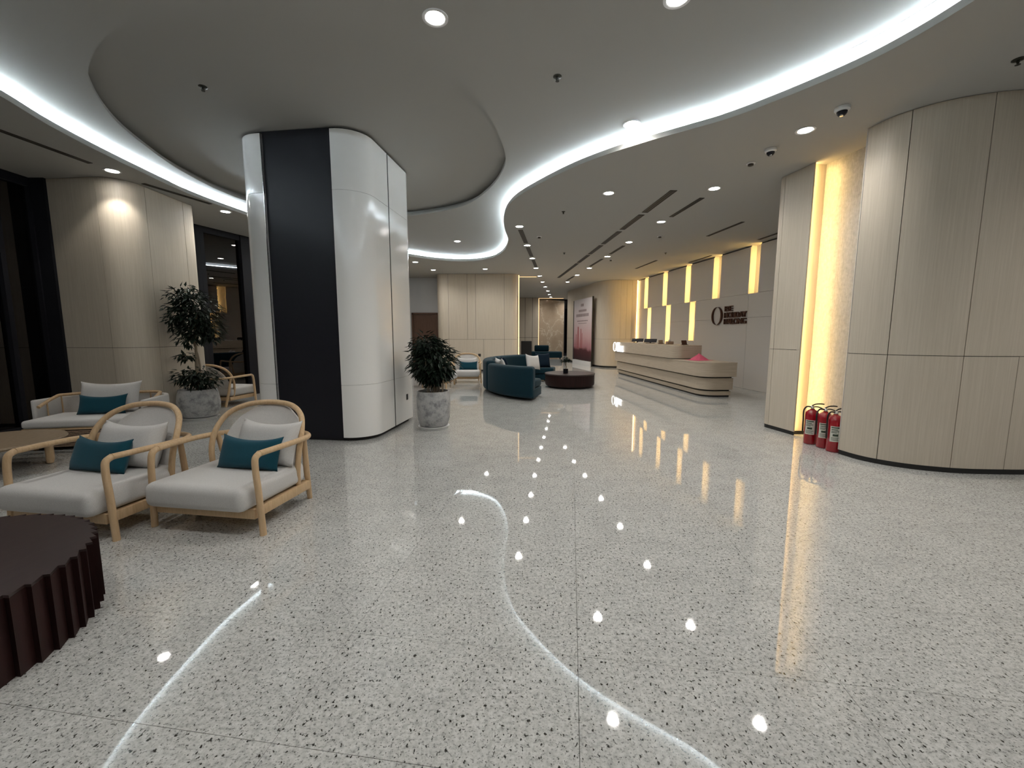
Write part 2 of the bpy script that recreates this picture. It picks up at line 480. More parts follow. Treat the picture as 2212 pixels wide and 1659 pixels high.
# ------------------------------------------------------------------ reception wall with glowing slots
def rw(y, d=0.0):   # point on the reception wall line, d = distance in front of it
    return (6.1 - .115 * (y - 9.95) - d * .9934, y - d * .1142)
wrec = struct(MB().band([rw(6.3, -.16), rw(18.2, -.16)], 0, H + .02, -.05).build('wall_reception', 'wall_panel'), 'pale panelled reception wall with glowing vertical slots', 'wall')
slots_up = [(10.51, 10.86), (12.07, 12.42), (13.63, 13.95), (15.18, 15.50), (16.74, 17.06)]
slots_lo = [(13.29, 13.61), (14.86, 15.18), (16.40, 16.70)]
ZS = 2.42
def wpanel(y0, y1, z0, z1):
    MB().band([rw(y0 + .003), rw(y1 - .003)], z0 + .003, z1 - .003, -.04).build('panel', 'wall_panel', wrec)
ys = [6.3, 8.4] + [v for s in slots_up for v in s] + [17.75]
for a, b in zip([6.3, 8.4], [8.4, slots_up[0][0]]): wpanel(a, b, ZS, H - .03)
for (a0, a1), nx in zip(slots_up, [s[0] for s in slots_up[1:]] + [17.75]): wpanel(a1, nx, ZS, H - .03)
lowcuts = [6.3, 8.4, 10.86]
ZM = 1.82
for z0, z1 in ((0, ZM), (ZM, ZS)):
    for a, b in ((6.3, 8.4), (8.4, 10.84), (10.84, 13.29)): wpanel(a, b, z0, z1)
    for (a0, a1), nx in zip(slots_lo, [14.86, 16.40, 17.75]): wpanel(a1, nx, max(z0, 0), z1)
for a0, a1 in slots_lo: wpanel(a0, a1, 0, 1.0 if a0 < 15 and a0 > 14 else 1.2)
def slot_parts(y0, y1, z0, z1, full=False):
    # side reveals, sill and a strip tucked behind the near edge
    mb = MB()
    mb.band([rw(y0 - .01, -.02), rw(y0 - .01, -.16)], z0, z1, .012)
    mb.band([rw(y1 + .01, -.02), rw(y1 + .01, -.16)], z0, z1, -.012)
    mb.band([rw(y0, -.04), rw(y1, -.04)], z0 - .02, z0, -.12)
    if not full: mb.band([rw(y0, -.04), rw(y1, -.04)], z1, z1 + .02, -.12)
    mb.build('slot_reveal', 'wall_panel', wrec)
    MB().band([rw(y0 + .008, -.07), rw(y0 + .008, -.10)], z0 + .02, z1 - .03, .008).build('led_glow_strip', 'warm_light', wrec)
for a, b in slots_up: slot_parts(a, b, ZS, H, True)
for a, b in slots_lo: slot_parts(a, b, 1.0 if 14 < a < 15 else 1.2, ZS)

# wall sign: leaf ring + three lines of bronze letters
def text_mesh(txt, size, depth, name='letters'):
    c = bpy.data.curves.new('t', 'FONT'); c.body = txt; c.size = size; c.extrude = depth / 2; c.align_x = 'LEFT'; c.space_character = .92
    c.offset = size * .006
    o = bpy.data.objects.new('t', c); COL.objects.link(o)
    dg = bpy.context.evaluated_depsgraph_get()
    me = bpy.data.meshes.new_from_object(o.evaluated_get(dg)); me.name = name
    bpy.data.objects.remove(o); bpy.data.curves.remove(c)
    return me
def leaf_ring(w, h, t, name, material, parent):
    # an O made of two leaf-like strokes with varying thickness, in the local x-z plane
    mb = MB(); n = 40
    for sgn in (-1, 1):
        vs = []; fs = []
        for i in range(n + 1):
            a = math.pi * (-.5 + i / n) + (.10 if sgn > 0 else -.06)
            wd = .012 + .085 * math.sin(math.pi * i / n) ** .8 * (1.0 if sgn > 0 else .8)
            ox = sgn * math.cos(a) * w / 2; oz = math.sin(a) * h / 2
            ix = ox * (1 - wd * 2.2); iz = oz * (1 - wd * .5)
            for x, z in ((ox, oz), (ix, iz)):
                for y in (-t / 2, t / 2): vs.append((x + w / 2, y, z + h / 2))
        for i in range(n):
            b = i * 4
            fs += [(b, b + 4, b + 6, b + 2), (b + 1, b + 3, b + 7, b + 5), (b, b + 1, b + 5, b + 4), (b + 2, b + 6, b + 7, b + 3)]
        mb.add(vs, fs)
    return mb.build(name, material, parent)
def logo(root, s, material):
    leaf_ring(.52 * s, .98 * s, .05 * s, 'ring_emblem', material, root)
    for txt, z in (('BE', .70), ('HOLIDAY', .36), ('HALONG', .02)):
        me = text_mesh(txt, .40 * s, .05 * s)
        o = link('letters', me, material, root)
        xs = [v.co.x for v in me.vertices]; wd = max(xs) - min(xs)
        tw = {'BE': .36, 'HOLIDAY': .98, 'HALONG': .98}[txt] * s
        o.location = (.62 * s, 0, z * s); o.rotation_euler = (R(90), 0, 0)
        o.scale = (tw / wd, 1, 1)
p = rw(12.33, .03)
sg = thing('wall_sign', 'bronze ring emblem and BE HOLIDAY HALONG letters on the reception wall', 'sign', (p[0], p[1], 1.665), 0)
sg.rotation_euler = (0, 0, math.atan2(-1.0, .115))
logo(sg, .50 * 1.9 / 1.0 * .98, 'brown_metal')
sg.scale = (1.0, 1, .545)

# ------------------------------------------------------------------ wood pillar at the end of the reception and the wall behind it
pe = rpath([(2.98, 21.9), (3.66, 18.25, .0), (3.86, 17.66, .35), (5.2, 17.62)], 8)
pe = catmull([(2.9, 22.3), (3.3, 20.1), (3.66, 18.2), (3.80, 17.83), (4.05, 17.63), (4.45, 17.56), (5.14, 17.62)], 8)
we = empty_struct('wall_far_right', 'rounded warm-lit wood pillar at the far end of the reception desk')
MB().band(offset(pe, .014), .04, H - .002, .05).build('core', 'dark_joint', we, True)
ec = [near_s(pe, x, y) for x, y in ((4.48, 17.56), (4.72, 17.58), (4.95, 17.6), (3.66, 18.2), (3.3, 20.1))]
panels(we, pe, [], [(.07, 1.2, [ec[0], ec[3], ec[4]]), (1.2, H - .002, ec)], .013, 'panel_wood')
MB().band(offset(pe, .003), 0, .07, .03).build('skirting', 'black', we, True)
MB().box(5.16, 5.175, 17.60, 17.63, .05, H - .02).build('led_glow_strip', 'warm_dim', we)

# ------------------------------------------------------------------ left: wood wall with rounded corner, windows
wl = empty_struct('wall_left', 'pale wood panelled wall with a rounded corner behind the potted tree')
pl_ = rpath([(-6.92, 6.335), (-5.53, 6.19, .34), (-5.535, 7.62, .08), (-6.6, 7.72)], 12)
MB().band(offset(pl_, .014), .04, H - .002, .05).build('core', 'dark_joint', wl, True)
lc = [near_s(pl_, -5.90, 6.22), near_s(pl_, -5.535, 6.62), near_s(pl_, -5.535, 7.36)]
panels(wl, pl_, [], [(.05, 1.2, [lc[0], lc[1], lc[2]]), (1.2, H - .002, lc)], .013, 'panel_wood')
MB().band(offset(pl_, .003), 0, .05, .03).build('skirting', 'black', wl, True)

def window(name, a, b, mull, label, z1=H - .02, fw=.07):
    """glazing between plan points a, b with frame members; mull = fractions along"""
    a = Vector(a); b = Vector(b); d = (b - a); Lg = d.length; ang = math.atan2(d.y, d.x)
    M = Matrix.Translation((a.x, a.y, 0)) @ Matrix.Rotation(ang, 4, 'Z')
    root = bpy.data.objects.new(name, None); COL.objects.link(root); root['kind'] = 'structure'; root['label'] = label
    root.matrix_world = M
    MB().box(0, Lg, -.06, .06, 0, .10).build('sill_rail', 'frame_black', root)
    MB().box(0, Lg, -.06, .06, z1 - .10, z1 + .02).build('head_rail', 'frame_black', root)
    xs = [0] + [m * Lg for m in mull] + [Lg]
    for x in xs: MB().box(x - fw / 2, x + fw / 2, -.07, .05, .10, z1 - .10).build('mullion', 'frame_black', root)
    for x0, x1 in zip(xs, xs[1:]): MB().box(x0 + fw / 2, x1 - fw / 2, -.006, .006, .10, z1 - .10).build('pane', 'glass', root)
    return root
w1 = window('window_1', (-6.93, -6.5), (-6.93, 6.28), [.25, .5, .75, .965], 'tall dark night window wall on the left', fw=.06)
MB().box(-6.985, -6.665, 6.27, 6.32, 0, H).build('window_post', 'frame_black', None)
bpy.data.objects['window_post'].name = 'trim_1'; struct(bpy.data.objects['trim_1'], 'black post at the corner of the left window', 'trim')
w2 = window('window_2', (-6.70, 8.05), (-5.78, 10.95), [.27, .30], 'dark night window mirroring the lobby behind the potted tree', fw=.09)
MB().box(1.78, 2.05, -.09, .05, .0, H - .02).box(2.10, 3.0, -.09, .05, 0, H - .02).build('blind_panel', 'frame_black', w2)
shell('wall_left_return', [(-6.6, 7.72), (-6.7, 8.05)], 'panel_wood', .05)
shell('wall_left_far', [(-5.78, 10.95), (-4.3, 16.95)], 'panel_wood', .1)

# ------------------------------------------------------------------ middle wood block, white wall, door
wm = empty_struct('wall_middle', 'pale wood panelled block in the middle distance behind the teal sofa')
pm = rpath([(-2.80, 17.2), (-2.80, 15.82, .28), (.20, 15.82, .22), (.22, 17.6)], 8)
MB().band(offset(pm, .014), .04, H - .002, .05).build('core', 'dark_joint', wm, True)
mu = [near_s(pm, x, 15.82) for x in (-2.36, -1.66, -1.35, -.29)]
ml = [near_s(pm, x, 15.82) for x in (-2.36, -1.06, -.29)]
panels(wm, pm, [], [(.07, 1.21, ml), (1.21, H - .002, mu)], .013, 'panel_wood', .009)
MB().band(offset(pm, .003), 0, .07, .03).build('skirting', 'black', wm, True)
MB().box(.236, .275, 16.10, 16.12, .07, H - .012).build('led_glow_strip', 'warm_soft', wm)  # glowing face stands in for the warm-lit wood return
MB().box(.24, .95, 16.62, 16.66, H - .012, H - .002).build('led_glow_strip', 'warm_soft', wm)  # glowing bar stands in for the lit ceiling step
ww = shell('wall_white', [(-4.5, 16.98), (-2.6, 16.98)], 'plaster', .1); ww['label'] = 'plain bluish white wall above the brown door'
dr = bpy.data.objects.new('door_1', None); COL.objects.link(dr); struct(dr, 'brown wooden door in the white wall', 'door')
MB().box(-3.92, -3.02, 16.93, 16.97, .01, 2.17).build('door_leaf', 'door_wood', dr)
MB().box(-3.99, -3.93, 16.90, 16.98, 0, 2.25).box(-3.01, -2.95, 16.90, 16.98, 0, 2.25).box(-3.99, -2.95, 16.90, 16.98, 2.18, 2.25).build('door_frame', 'door_wood', dr)
MB().tube([(-3.12, 16.93, 1.0), (-3.12, 16.87, 1.0), (-3.24, 16.87, 1.0)], .012, 8).build('handle', 'chrome', dr)

# ------------------------------------------------------------------ far end
wf = empty_struct('wall_far', 'distant pale wood panelled wall at the end of the lobby')
MB().band([(-4.3, 26.06), (1.62, 26.06)], 0, H + .02, .05).build('core', 'dark_joint', wf)
panels(wf, [(-1.0, 26.05), (1.62, 26.05)], [], [(.07, 1.2, [.9, 1.8, 2.25]), (1.2, H - .002, [.9, 1.8, 2.25])], .013 * -1, 'panel_wood', .02)
MB().band([(-1.0, 26.04), (1.62, 26.04)], 0, .07, -.01).build('skirting', 'black', wf)
wfm = struct(MB().band([(1.66, 26.3), (3.34, 27.3)], 0, H - .08, .06).build('wall_marble', 'beige_marble'), 'distant beige veined marble wall', 'wall')
MB().box(1.60, 1.66, 26.18, 26.2, .1, H - .05).build('led_glow_strip', 'warm_soft', wfm)
MB().box(1.62, 3.2, 26.5, 26.55, H - .015, H - .002).build('led_glow_strip', 'warm_soft', wfm)
w3 = window('window_3', (3.36, 27.4), (5.2, 27.4), [.35, .7], 'distant narrow dark window beside the marble wall', fw=.08)
MB().box(.25, .62, -.15, -.08, .95, 1.5).build('notice_panel', 'white_metal', w3)
MB().box(.28, .62, -.15, -.08, .12, .9).build('notice_panel', 'white_metal', w3)
shell('wall_far_side', [(5.2, 17.8), (5.2, 27.4)], 'panel_wood', -.1)
shell('wall_far_left', [(-2.6, 17.0), (-2.6, 26.0)], 'panel_wood', .1)

# ------------------------------------------------------------------ column
CR = -7.4
def column():
    root = thing('column', 'big white rounded-corner column with a black front strip', 'column', (-2.57, 6.31, 0), CR)
    root['kind'] = 'structure'
    a = .865
    P = [(0, -a), (a, -a, .36), (a, a, .3), (-a, a, .3), (-a, -a, .36), (-.001, -a)]
    pth = rpath(P, 12)
    # black strip spans local x from -.60 to .31 on the front, recessed
    tot = cumlen(pth)[-1]
    s_r = near_s(pth[:len(pth) // 2], .48, -a); s_l = tot - near_s(pth[::-1][:len(pth) // 2], -.43, -a)
    s_j = near_s(pth, a, -.08); s_j2 = near_s(pth, 0, a); s_j3 = near_s(pth, -a, 0)
    body = cut(pth, s_r, s_l)
    core = rpath([(x * .94, y * .94) + ((q[0],) if q else ()) for x, y, *q in P], 12)
    MB().prism(core[:-1], 0, H2).build('core', 'black', root)
    off = s_r
    for z0, z1 in ((.05, .745), (.745, 3.16), (3.16, H2 - .035)):
        for s0, s1 in ((s_r, s_j - .018), (s_j + .018, s_j2), (s_j2, s_j3), (s_j3, s_l)):
            MB().band(cut(pth, s0, s1), z0 + .0015, z1 - .0015, .055).build('panel', 'gloss_white', root, True, angle=30)
    MB().box(-.43, .48, -a + .035, -a + .06, .02, H2 - .01).build('black_strip', 'gloss_black', root)
    MB().box(-.436, -.43, -a - .002, -a + .06, .05, H2 - .035).build('edge_trim', 'chrome', root)
    MB().band(offset(cut(pth, s_j - .0175, s_j + .0175), .004), .05, H2 - .03, .04).build('seam_strip', 'black', root)
    s = MB().box(a - .002, a + .006, .36, .42, .37, .46).build('socket_plate', 'black', root)
    return root
column()

# ------------------------------------------------------------------ downlights
ORD = ['nearest', 'second', 'third', 'fourth', 'fifth', 'sixth', 'seventh', 'eighth', 'ninth', 'tenth', 'eleventh', 'twelfth']
def downlight():
    o = thing('ceiling_downlight', 'x', 'light')
    MB().lathe([(.070, -.001), (.070, .0), (.098, 0), (.098, -.006), (.084, -.009), (.072, -.004)], 24, cap=False).build('trim_ring', 'white_metal', o, True)
    MB().lathe([(.001, -.004), (.073, -.003)], 24, cap=False).build('lens', 'lens_light', o)
    s = bpy.data.objects.new('bulb', sd); COL.objects.link(s); s.parent = o; s.location = (0, 0, -.03)
    return o
sd = bpy.data.lights.new('spot', 'SPOT'); sd.energy = SPOT_W; sd.spot_size = R(150); sd.spot_blend = .9; sd.shadow_soft_size = .045; sd.color = (1.0, .965, .91)
dl0 = downlight(); dl_used = []
def place_light(x, y, z, label, group, warm=None):
    if not dl_used: o = dl0; o.location = (x, y, z); o['label'] = label; o['group'] = group
    else: o = dup(dl0, (x, y, z), 0, label, group)
    dl_used.append(o)
row_r = [(3.198, 4.873), (3.086, 6.717), (2.948, 8.63), (2.828, 10.481), (2.728, 12.366), (2.598, 14.483), (2.451, 16.15), (2.363, 18.259)]
row_l = [(.153, 8.989), (.382, 10.853), (.593, 12.65), (.809, 14.483), (1.06, 16.4), (1.30, 18.259), (1.56, 20.1), (1.84, 22.0), (2.09, 23.9), (2.32, 25.6)]
for k, q in enumerate(row_r): place_light(*q, H, f'{ORD[k]} downlight in the right-hand row running along the reception desk', 'downlights in the reception row')
for k, q in enumerate(row_l): place_light(*q, H, f'{ORD[k]} downlight in the middle row leading to the far wall', 'downlights in the middle row')
for q, lb in (((1.524, 6.929), 'single downlight just beyond the cove edge left of the long vents'), ((-5.44, 6.02), 'downlight washing the left wood wall beside the cove'), ((-5.196, 7.935), 'downlight above the potted tree near the dark window'),
              ((-2.981, 13.298), 'downlight at the right edge of the white column under the cove end'), ((-2.721, 14.892), 'downlight above the brown door wall'), ((-.915, 14.685), 'downlight washing the middle wood block')):
    place_light(*q, H, lb, 'single downlights of the lower ceiling')
wd_ = bpy.data.lights.new('wash', 'SPOT'); wd_.energy = 36; wd_.spot_size = R(115); wd_.spot_blend = .35; wd_.shadow_soft_size = .03; wd_.color = (1.0, .94, .84)
for o in dl_used:
    if o['label'].startswith('downlight washing the left'):
        for c in o.children:
            if c.type == 'LIGHT': c.data = wd_
for k, (x, y) in enumerate(((3.57, 25.0), (3.62, 26.0), (3.68, 26.9))): place_light(x, y, H, f'{ORD[k]} tiny downlight above the distant dark window', 'downlights by the distant window')
for q, lb in (((-.582, 3.485), 'large bright downlight at the top of the raised ceiling above the column'), ((1.18, 3.30), 'downlight cut by the top edge of the photo'), ((1.363, 5.10), 'downlight close to the lit cove on the raised ceiling'), ((-1.407, 11.182), 'downlight in the far lobe of the raised ceiling'),
              ((-.55, 1.2), 'added unseen downlight of the raised ceiling above the camera on the left'), ((1.25, 1.2), 'added unseen downlight of the raised ceiling above the camera on the right'), ((-2.4, 1.4), 'added unseen downlight of the raised ceiling above the dark coffee table')):  # this line's lamps are out of view, added to light the near floor
    place_light(*q, H1, lb, 'downlights of the raised ceiling')
for q, lb in (((4.6, 1.2), 'downlight of the lower ceiling over the right aisle'), ((-5.6, 3.2), 'downlight of the lower ceiling along the left window'), ((-4.9, 10.2), 'downlight behind the column by the dark window'), ((4.3, -2.2), 'added unseen downlight of the lower ceiling behind the camera'), ((5.2, 2.3), 'added unseen downlight brightening the rounded wood wall on the right'), ((6.6, 2.0), 'added unseen downlight washing the far right of the rounded wood wall'), ((-5.6, -.6), 'added unseen downlight of the lower ceiling by the left window behind the camera'), ((0.4, -4.6), 'added unseen downlight in front of the wall behind the camera')):  # unseen; those behind the camera and before the wood wall are added light
    place_light(*q, H, lb, 'single downlights of the lower ceiling')

# ------------------------------------------------------------------ ceiling fittings: slot vents, sprinklers, cameras, detectors
def vent(x0, y0, x1, y1, wd, label, group):
    d = Vector((x1 - x0, y1 - y0)); Lg = d.length
    o = thing('slot_vent', label, 'vent', (x0, y0, H), math.degrees(math.atan2(d.y, d.x)), group)
    h = wd / 2
    MB().box(.012, Lg - .012, -h + .012, h - .012, -.003, -.0005).build('backing', 'black', o)
    f = MB().box(0, Lg, -h, -h + .012, -.008, -.0005).box(0, Lg, h - .012, h, -.008, -.0005).box(0, .012, -h, h, -.008, -.0005).box(Lg - .012, Lg, -h, h, -.008, -.0005)
    f.build('frame', 'vent_dark', o)
    MB().box(.012, Lg - .012, -.006, .006, -.008, -.003).build('blade', 'vent_dark', o)
ym = [(6.80, 7.98), (8.13, 9.24), (9.42, 10.68), (10.84, 12.0), (12.15, 13.4), (13.55, 16.9)]
for k, (a, b) in enumerate(ym):
    f = lambda y: 2.50 - (y - 6.8) * .0665
    vent(f(a), a, f(b), b, .11, f'{ORD[k]} dark slot vent in the long line across the ceiling', 'long line of slot vents')
for k, (a, b) in enumerate(((7.16, 8.27), (10.9, 12.0), (12.75, 14.1), (16.5, 17.8))):
    f = lambda y: 3.10 - (y - 7.16) * .078
    vent(f(a), a, f(b), b, .08, f'{ORD[k]} short slot vent in the reception downlight row', 'slot vents in the reception row')
for k, (a, b) in enumerate(((9.28, 10.55), (11.1, 12.35), (12.95, 14.2))):
    f = lambda y: .17 + (y - 9.2) * .124
    vent(f(a), a, f(b), b, .10, f'{ORD[k]} short slot vent between the downlights of the middle row', 'slot vents in the middle row')
for k, (q, lb) in enumerate((((4.57, 8.63, 4.43, 9.85), 'thin slot vent over the near end of the desk'), ((5.86, 9.3, 5.80, 10.2), 'thin slot vent tight to the reception wall near the pillar'), ((5.62, 12.2, 5.50, 13.4), 'thin slot vent tight to the reception wall above the letters'), ((4.35, 13.0, 4.2, 14.6), 'thin slot vent over the far end of the desk'),
                             ((-5.66, 4.2, -5.48, 5.76), 'faint slot vent beside the left cove edge'), ((-5.44, 6.5, -5.14, 7.48), 'slot vent hugging the left wood wall'))):
    vent(*q, .07, lb, 'single slot vents')
def sprinkler(x, y, z, label, s=1.0):
    o = thing('ceiling_sprinkler', label, 'sprinkler', (x, y, z), 20, 'ceiling sprinklers')
    MB().lathe([(.002, -.001), (.034 * s, -.001), (.034 * s, -.006), (.022 * s, -.012)], 16).build('escutcheon', 'brass_fitting', o, True)
    MB().lathe([(.011, -.008), (.011, -.022), (.006, -.036)], 10).build('body', 'brass_fitting', o, True)
    MB().tube([(-.012, 0, -.020), (-.016, 0, -.03), (0, 0, -.041)], .003, 6).tube([(.012, 0, -.020), (.016, 0, -.03), (0, 0, -.041)], .003, 6).build('yoke', 'brass_fitting', o)
    MB().lathe([(.018, -.043), (.018, -.041), (.001, -.040)], 12).build('deflector', 'brass_fitting', o)
sprinkler(.422, 4.215, H1, 'dark sprinkler on the raised ceiling above the middle', 1.2)
sprinkler(-3.143, 4.598, H2, 'dark sprinkler inside the oval recess', 1.2)
sprinkler(.932, 7.935, H, 'small sprinkler between the cove bend and the long vents')
sprinkler(4.097, 3.685, H, 'dark sprinkler at the right edge above the rounded wood wall', 1.2)
sprinkler(4.197, 11.816, H, 'small sprinkler above the reception desk')
sprinkler(1.428, 11.816, H, 'small sprinkler above the round mahogany table')
def detector(x, y, label):
    o = thing('smoke_detector', label, 'detector', (x, y, H), 0, 'smoke detectors')
    MB().lathe([(.055, -.001), (.055, -.012), (.045, -.016)], 20).build('base', 'white_metal', o, True)
    MB().lathe([(.034, -.016), (.034, -.034), (.022, -.04)], 20).build('sensor', 'vent_dark', o, True)
detector(3.102, 5.758, 'small ceiling detector left of the two dome cameras')
detector(.62, 9.9, 'flat ceiling detector right of the middle downlights')
detector(3.35, 9.85, 'flat ceiling detector above the reception desk')
detector(2.95, 12.9, 'small ceiling detector beside the reception downlights')
def dome(x, y, s, label, rz):
    o = thing('dome_camera', label, 'camera', (x, y, H), rz, 'security cameras')
    MB().lathe([(.075 * s, -.001), (.075 * s, -.03 * s), (.062 * s, -.045 * s)], 24).build('housing', 'white_metal', o, True)
    MB().lathe([(.052 * s * math.cos(t), -.045 * s - .052 * s * math.sin(t)) for t in [i * R(90) / 7 for i in range(8)]], 20).build('dome', 'gloss_black', o, True)
    MB().lathe([(.018 * s, -.098 * s), (.018 * s, -.085 * s)], 12, (-.01, -.01)).build('lens', 'chrome', o, True)
dome(3.241, 4.412, .88, 'larger dome camera nearest the rounded wood wall', 0)
dome(3.109, 5.345, .85, 'smaller dome camera left of the niche', 30)

# ------------------------------------------------------------------ cushions
def pillow_mesh(name, wd, ht, th, nx=16, nz=12, sag=.0):
    vs = []; fs = []
    for side in (-1, 1):
        for j in range(nz + 1):
            for i in range(nx + 1):
                u = -1 + 2 * i / nx; v = -1 + 2 * j / nz
                k = max(0, (1 - u ** 4) * (1 - v ** 4)) ** .5
                pin = .07 * (1 - abs(u) ** 3) * abs(v) ** 3 * (1 if v > 0 else .5); pin2 = .06 * (1 - abs(v) ** 3) * abs(u) ** 3
                x = u * wd / 2 * (1 - pin2); z = v * ht / 2 * (1 - pin)
                y = side * (th / 2 * k + .003)
                vs.append((x, y, z + ht / 2 - sag * (1 - u * u) * max(v, 0)))
    s = (nx + 1) * (nz + 1)
    for sd_ in (0, 1):
        for j in range(nz):
            for i in range(nx):
                a = sd_ * s + j * (nx + 1) + i; q = (a, a + 1, a + nx + 2, a + nx + 1)
                fs.append(q if sd_ == 0 else q[::-1])
    b = [i for i in range(nx)] ; 
    edge = [(i, 0) for i in range(nx)] + [(nx, j) for j in range(nz)] + [(i, nz) for i in range(nx, 0, -1)] + [(0, j) for j in range(nz, 0, -1)]
    ids = [j * (nx + 1) + i for i, j in edge]
    for a, c in zip(ids, ids[1:] + ids[:1]): fs.append((c, a, a + s, c + s))
    mb = MB(); mb.add(vs, fs)
    return mb
PM = {}
def cushion(kind, size, loc, rz, lean, label, group, material, roll=0):
    key = (size, material)
    if key not in PM:
        o = pillow_mesh('cushion', *size, sag=.03).build('cushion', material, None, True, angle=70); PM[key] = o.data
    else:
        o = bpy.data.objects.new('cushion', PM[key]); COL.objects.link(o)
    o.name = kind
    o.matrix_world = Matrix.Translation(loc) @ Matrix.Rotation(R(rz), 4, 'Z') @ Matrix.Rotation(R(roll), 4, 'Y') @ Matrix.Rotation(R(-lean), 4, 'X')
    return tag(o, label, 'cushion', group)
def loc_to(loc, rz, p):
    c, s = math.cos(R(rz)), math.sin(R(rz))
    return (loc[0] + p[0] * c - p[1] * s, loc[1] + p[0] * s + p[1] * c, loc[2] + p[2])

# ------------------------------------------------------------------ bentwood lounge chairs
def lounge_chair(label):
    o = thing('lounge_chair', label, 'chair', group='bentwood lounge chairs')
    # front legs
    for s in (-1, 1):
        MB().tube(catmull([(s * .445, .0, .0), (s * .432, .0, .28), (s * .418, .0, .50), (s * .415, .012, .552), (s * .416, .05, .572)], 5), [.022] * 20 + [.024], 12).build('leg', 'ash', o, True)
    # arm rail: one bent hoop round the back
    half = [(.416, .05, .572), (.432, .22, .572), (.437, .42, .568), (.405, .60, .560), (.29, .73, .552), (.12, .785, .548)]
    rail = [(-x, y, z) for x, y, z in half] + [(0, .79, .547)] + half[::-1]
    MB().tube(catmull(rail, 6), .0215, 12).build('arm_rail', 'ash', o, True)
    # tall back hoop
    hh = [(.365, .50, .15), (.385, .475, .30), (.40, .49, .48), (.392, .545, .62), (.34, .62, .73), (.22, .69, .795), (.08, .725, .815)]
    hoop = [(-x, y, z) for x, y, z in hh] + hh[::-1]
    MB().tube(catmull(hoop, 6), .022, 12).build('back_hoop', 'ash', o, True)
    for s in (-1, 1):
        MB().tube([(s * .345, .665, .0), (s * .375, .60, .28), (s * .40, .555, .56)], [.02, .024, .02], 12).build('leg', 'ash', o, True)
    # apron frame
    for x0, x1, y0, y1 in ((-.40, .40, -.015, .015), (-.375, .375, .585, .61)):
        MB().box(x0, x1, y0, y1, .115, .185).build('apron_rail', 'ash', o, bevel=.006)
    for s in (-1, 1): MB().box(min(s * .375, s * .402), max(s * .375, s * .402), .016, .60, .115, .185).build('apron_rail', 'ash', o, bevel=.006)
    MB().box(-.374, .374, .016, .584, .15, .18).build('seat_deck', 'ash', o)
    # seat cushion
    MB().box(-.392, .392, -.115, .575, .188, .365).build('seat_cushion', 'cream_fabric', o, bevel=.055, seg=4, angle=75)
    # sling back: curved fabric between the hoop sides
    vs = []; fs = []; n = 12; m = 6
    for side in (0, .016):
        for j in range(m + 1):
            z = .36 + (.80 - .36) * j / m
            for i in range(n + 1):
                u = -1 + 2 * i / n
                hw = (.335, .34, .34, .335, .315, .27, .17)[j]
                yb = .50 + .215 * (j / m) ** 1.3
                vs.append((u * hw, yb + .05 * (1 - u * u) * (1 - j / m * .6) + side - .02 * 0, z - .035 * u * u * (j / m)))
    s_ = (n + 1) * (m + 1)
    for q in (0, 1):
        for j in range(m):
            for i in range(n):
                a = q * s_ + j * (n + 1) + i; f = (a, a + 1, a + n + 2, a + n + 1); fs.append(f if q == 0 else f[::-1])
    for i in range(n): fs.append((i, i + s_, i + 1 + s_, i + 1)); t = m * (n + 1) + i; fs.append((t, t + 1, t + 1 + s_, t + s_))
    for j in range(m):
        a = j * (n + 1); b = a + n + 1; fs.append((a, b, b + s_, a + s_)); a += n; b += n; fs.append((a, a + s_, b + s_, b))
    mb = MB(); mb.add(vs, fs); mb.build('back_sling', 'cream_fabric', o, True, angle=60)
    return o
ch0 = lounge_chair('bentwood lounge chair in front of the column, right of the near pair')
G = 'bentwood lounge chairs'
def set_chair(loc, rz, label, pil, first=False):
    if first: o = ch0; o.location = loc; o.rotation_euler = (0, 0, R(rz))
    else: o = dup(ch0, loc, rz, label, G)
    for kind, p, drz, lean, lb in pil:
        size, m = {'grey': ((.56, .37, .17), 'cream_fabric'), 'teal': ((.54, .265, .12), 'teal_fabric')}[kind]
        cushion('throw_pillow', size, loc_to(loc, rz, p), rz + drz, lean, lb, 'pillows on the lounge chairs', m)
set_chair((-2.184, 2.875, 0), -8.9, '', [('grey', (.125, .415, .362), -4, 22, 'cream pillow behind the teal one on the chair in front of the column'), ('teal', (.09, .29, .362), -2, 20, 'teal lumbar pillow on the chair in front of the column')], True)
set_chair((-3.14, 2.80, 0), -9.5, 'bentwood lounge chair beside the dark ribbed table, left of the near pair', [('grey', (.03, .41, .362), 3, 22, 'cream pillow behind the teal one on the chair beside the ribbed table'), ('teal', (-.06, .28, .362), -3, 20, 'teal lumbar pillow on the chair beside the ribbed table')])
set_chair((-5.774, 8.72, 0), 171.7, 'bentwood lounge chair half hidden behind the tall potted tree', [])
set_chair((-1.66, 11.25, 0), 84, 'bentwood lounge chair half hidden behind the bushy potted plant', [])
set_chair((-1.335, 12.05, 0), 2, 'small-looking bentwood lounge chair left of the teal sofa facing the camera', [('grey', (.02, .41, .362), 0, 20, 'cream pillow on the distant lounge chair left of the sofa'), ('teal', (.06, .28, .362), 0, 20, 'teal pillow on the distant lounge chair left of the sofa')])

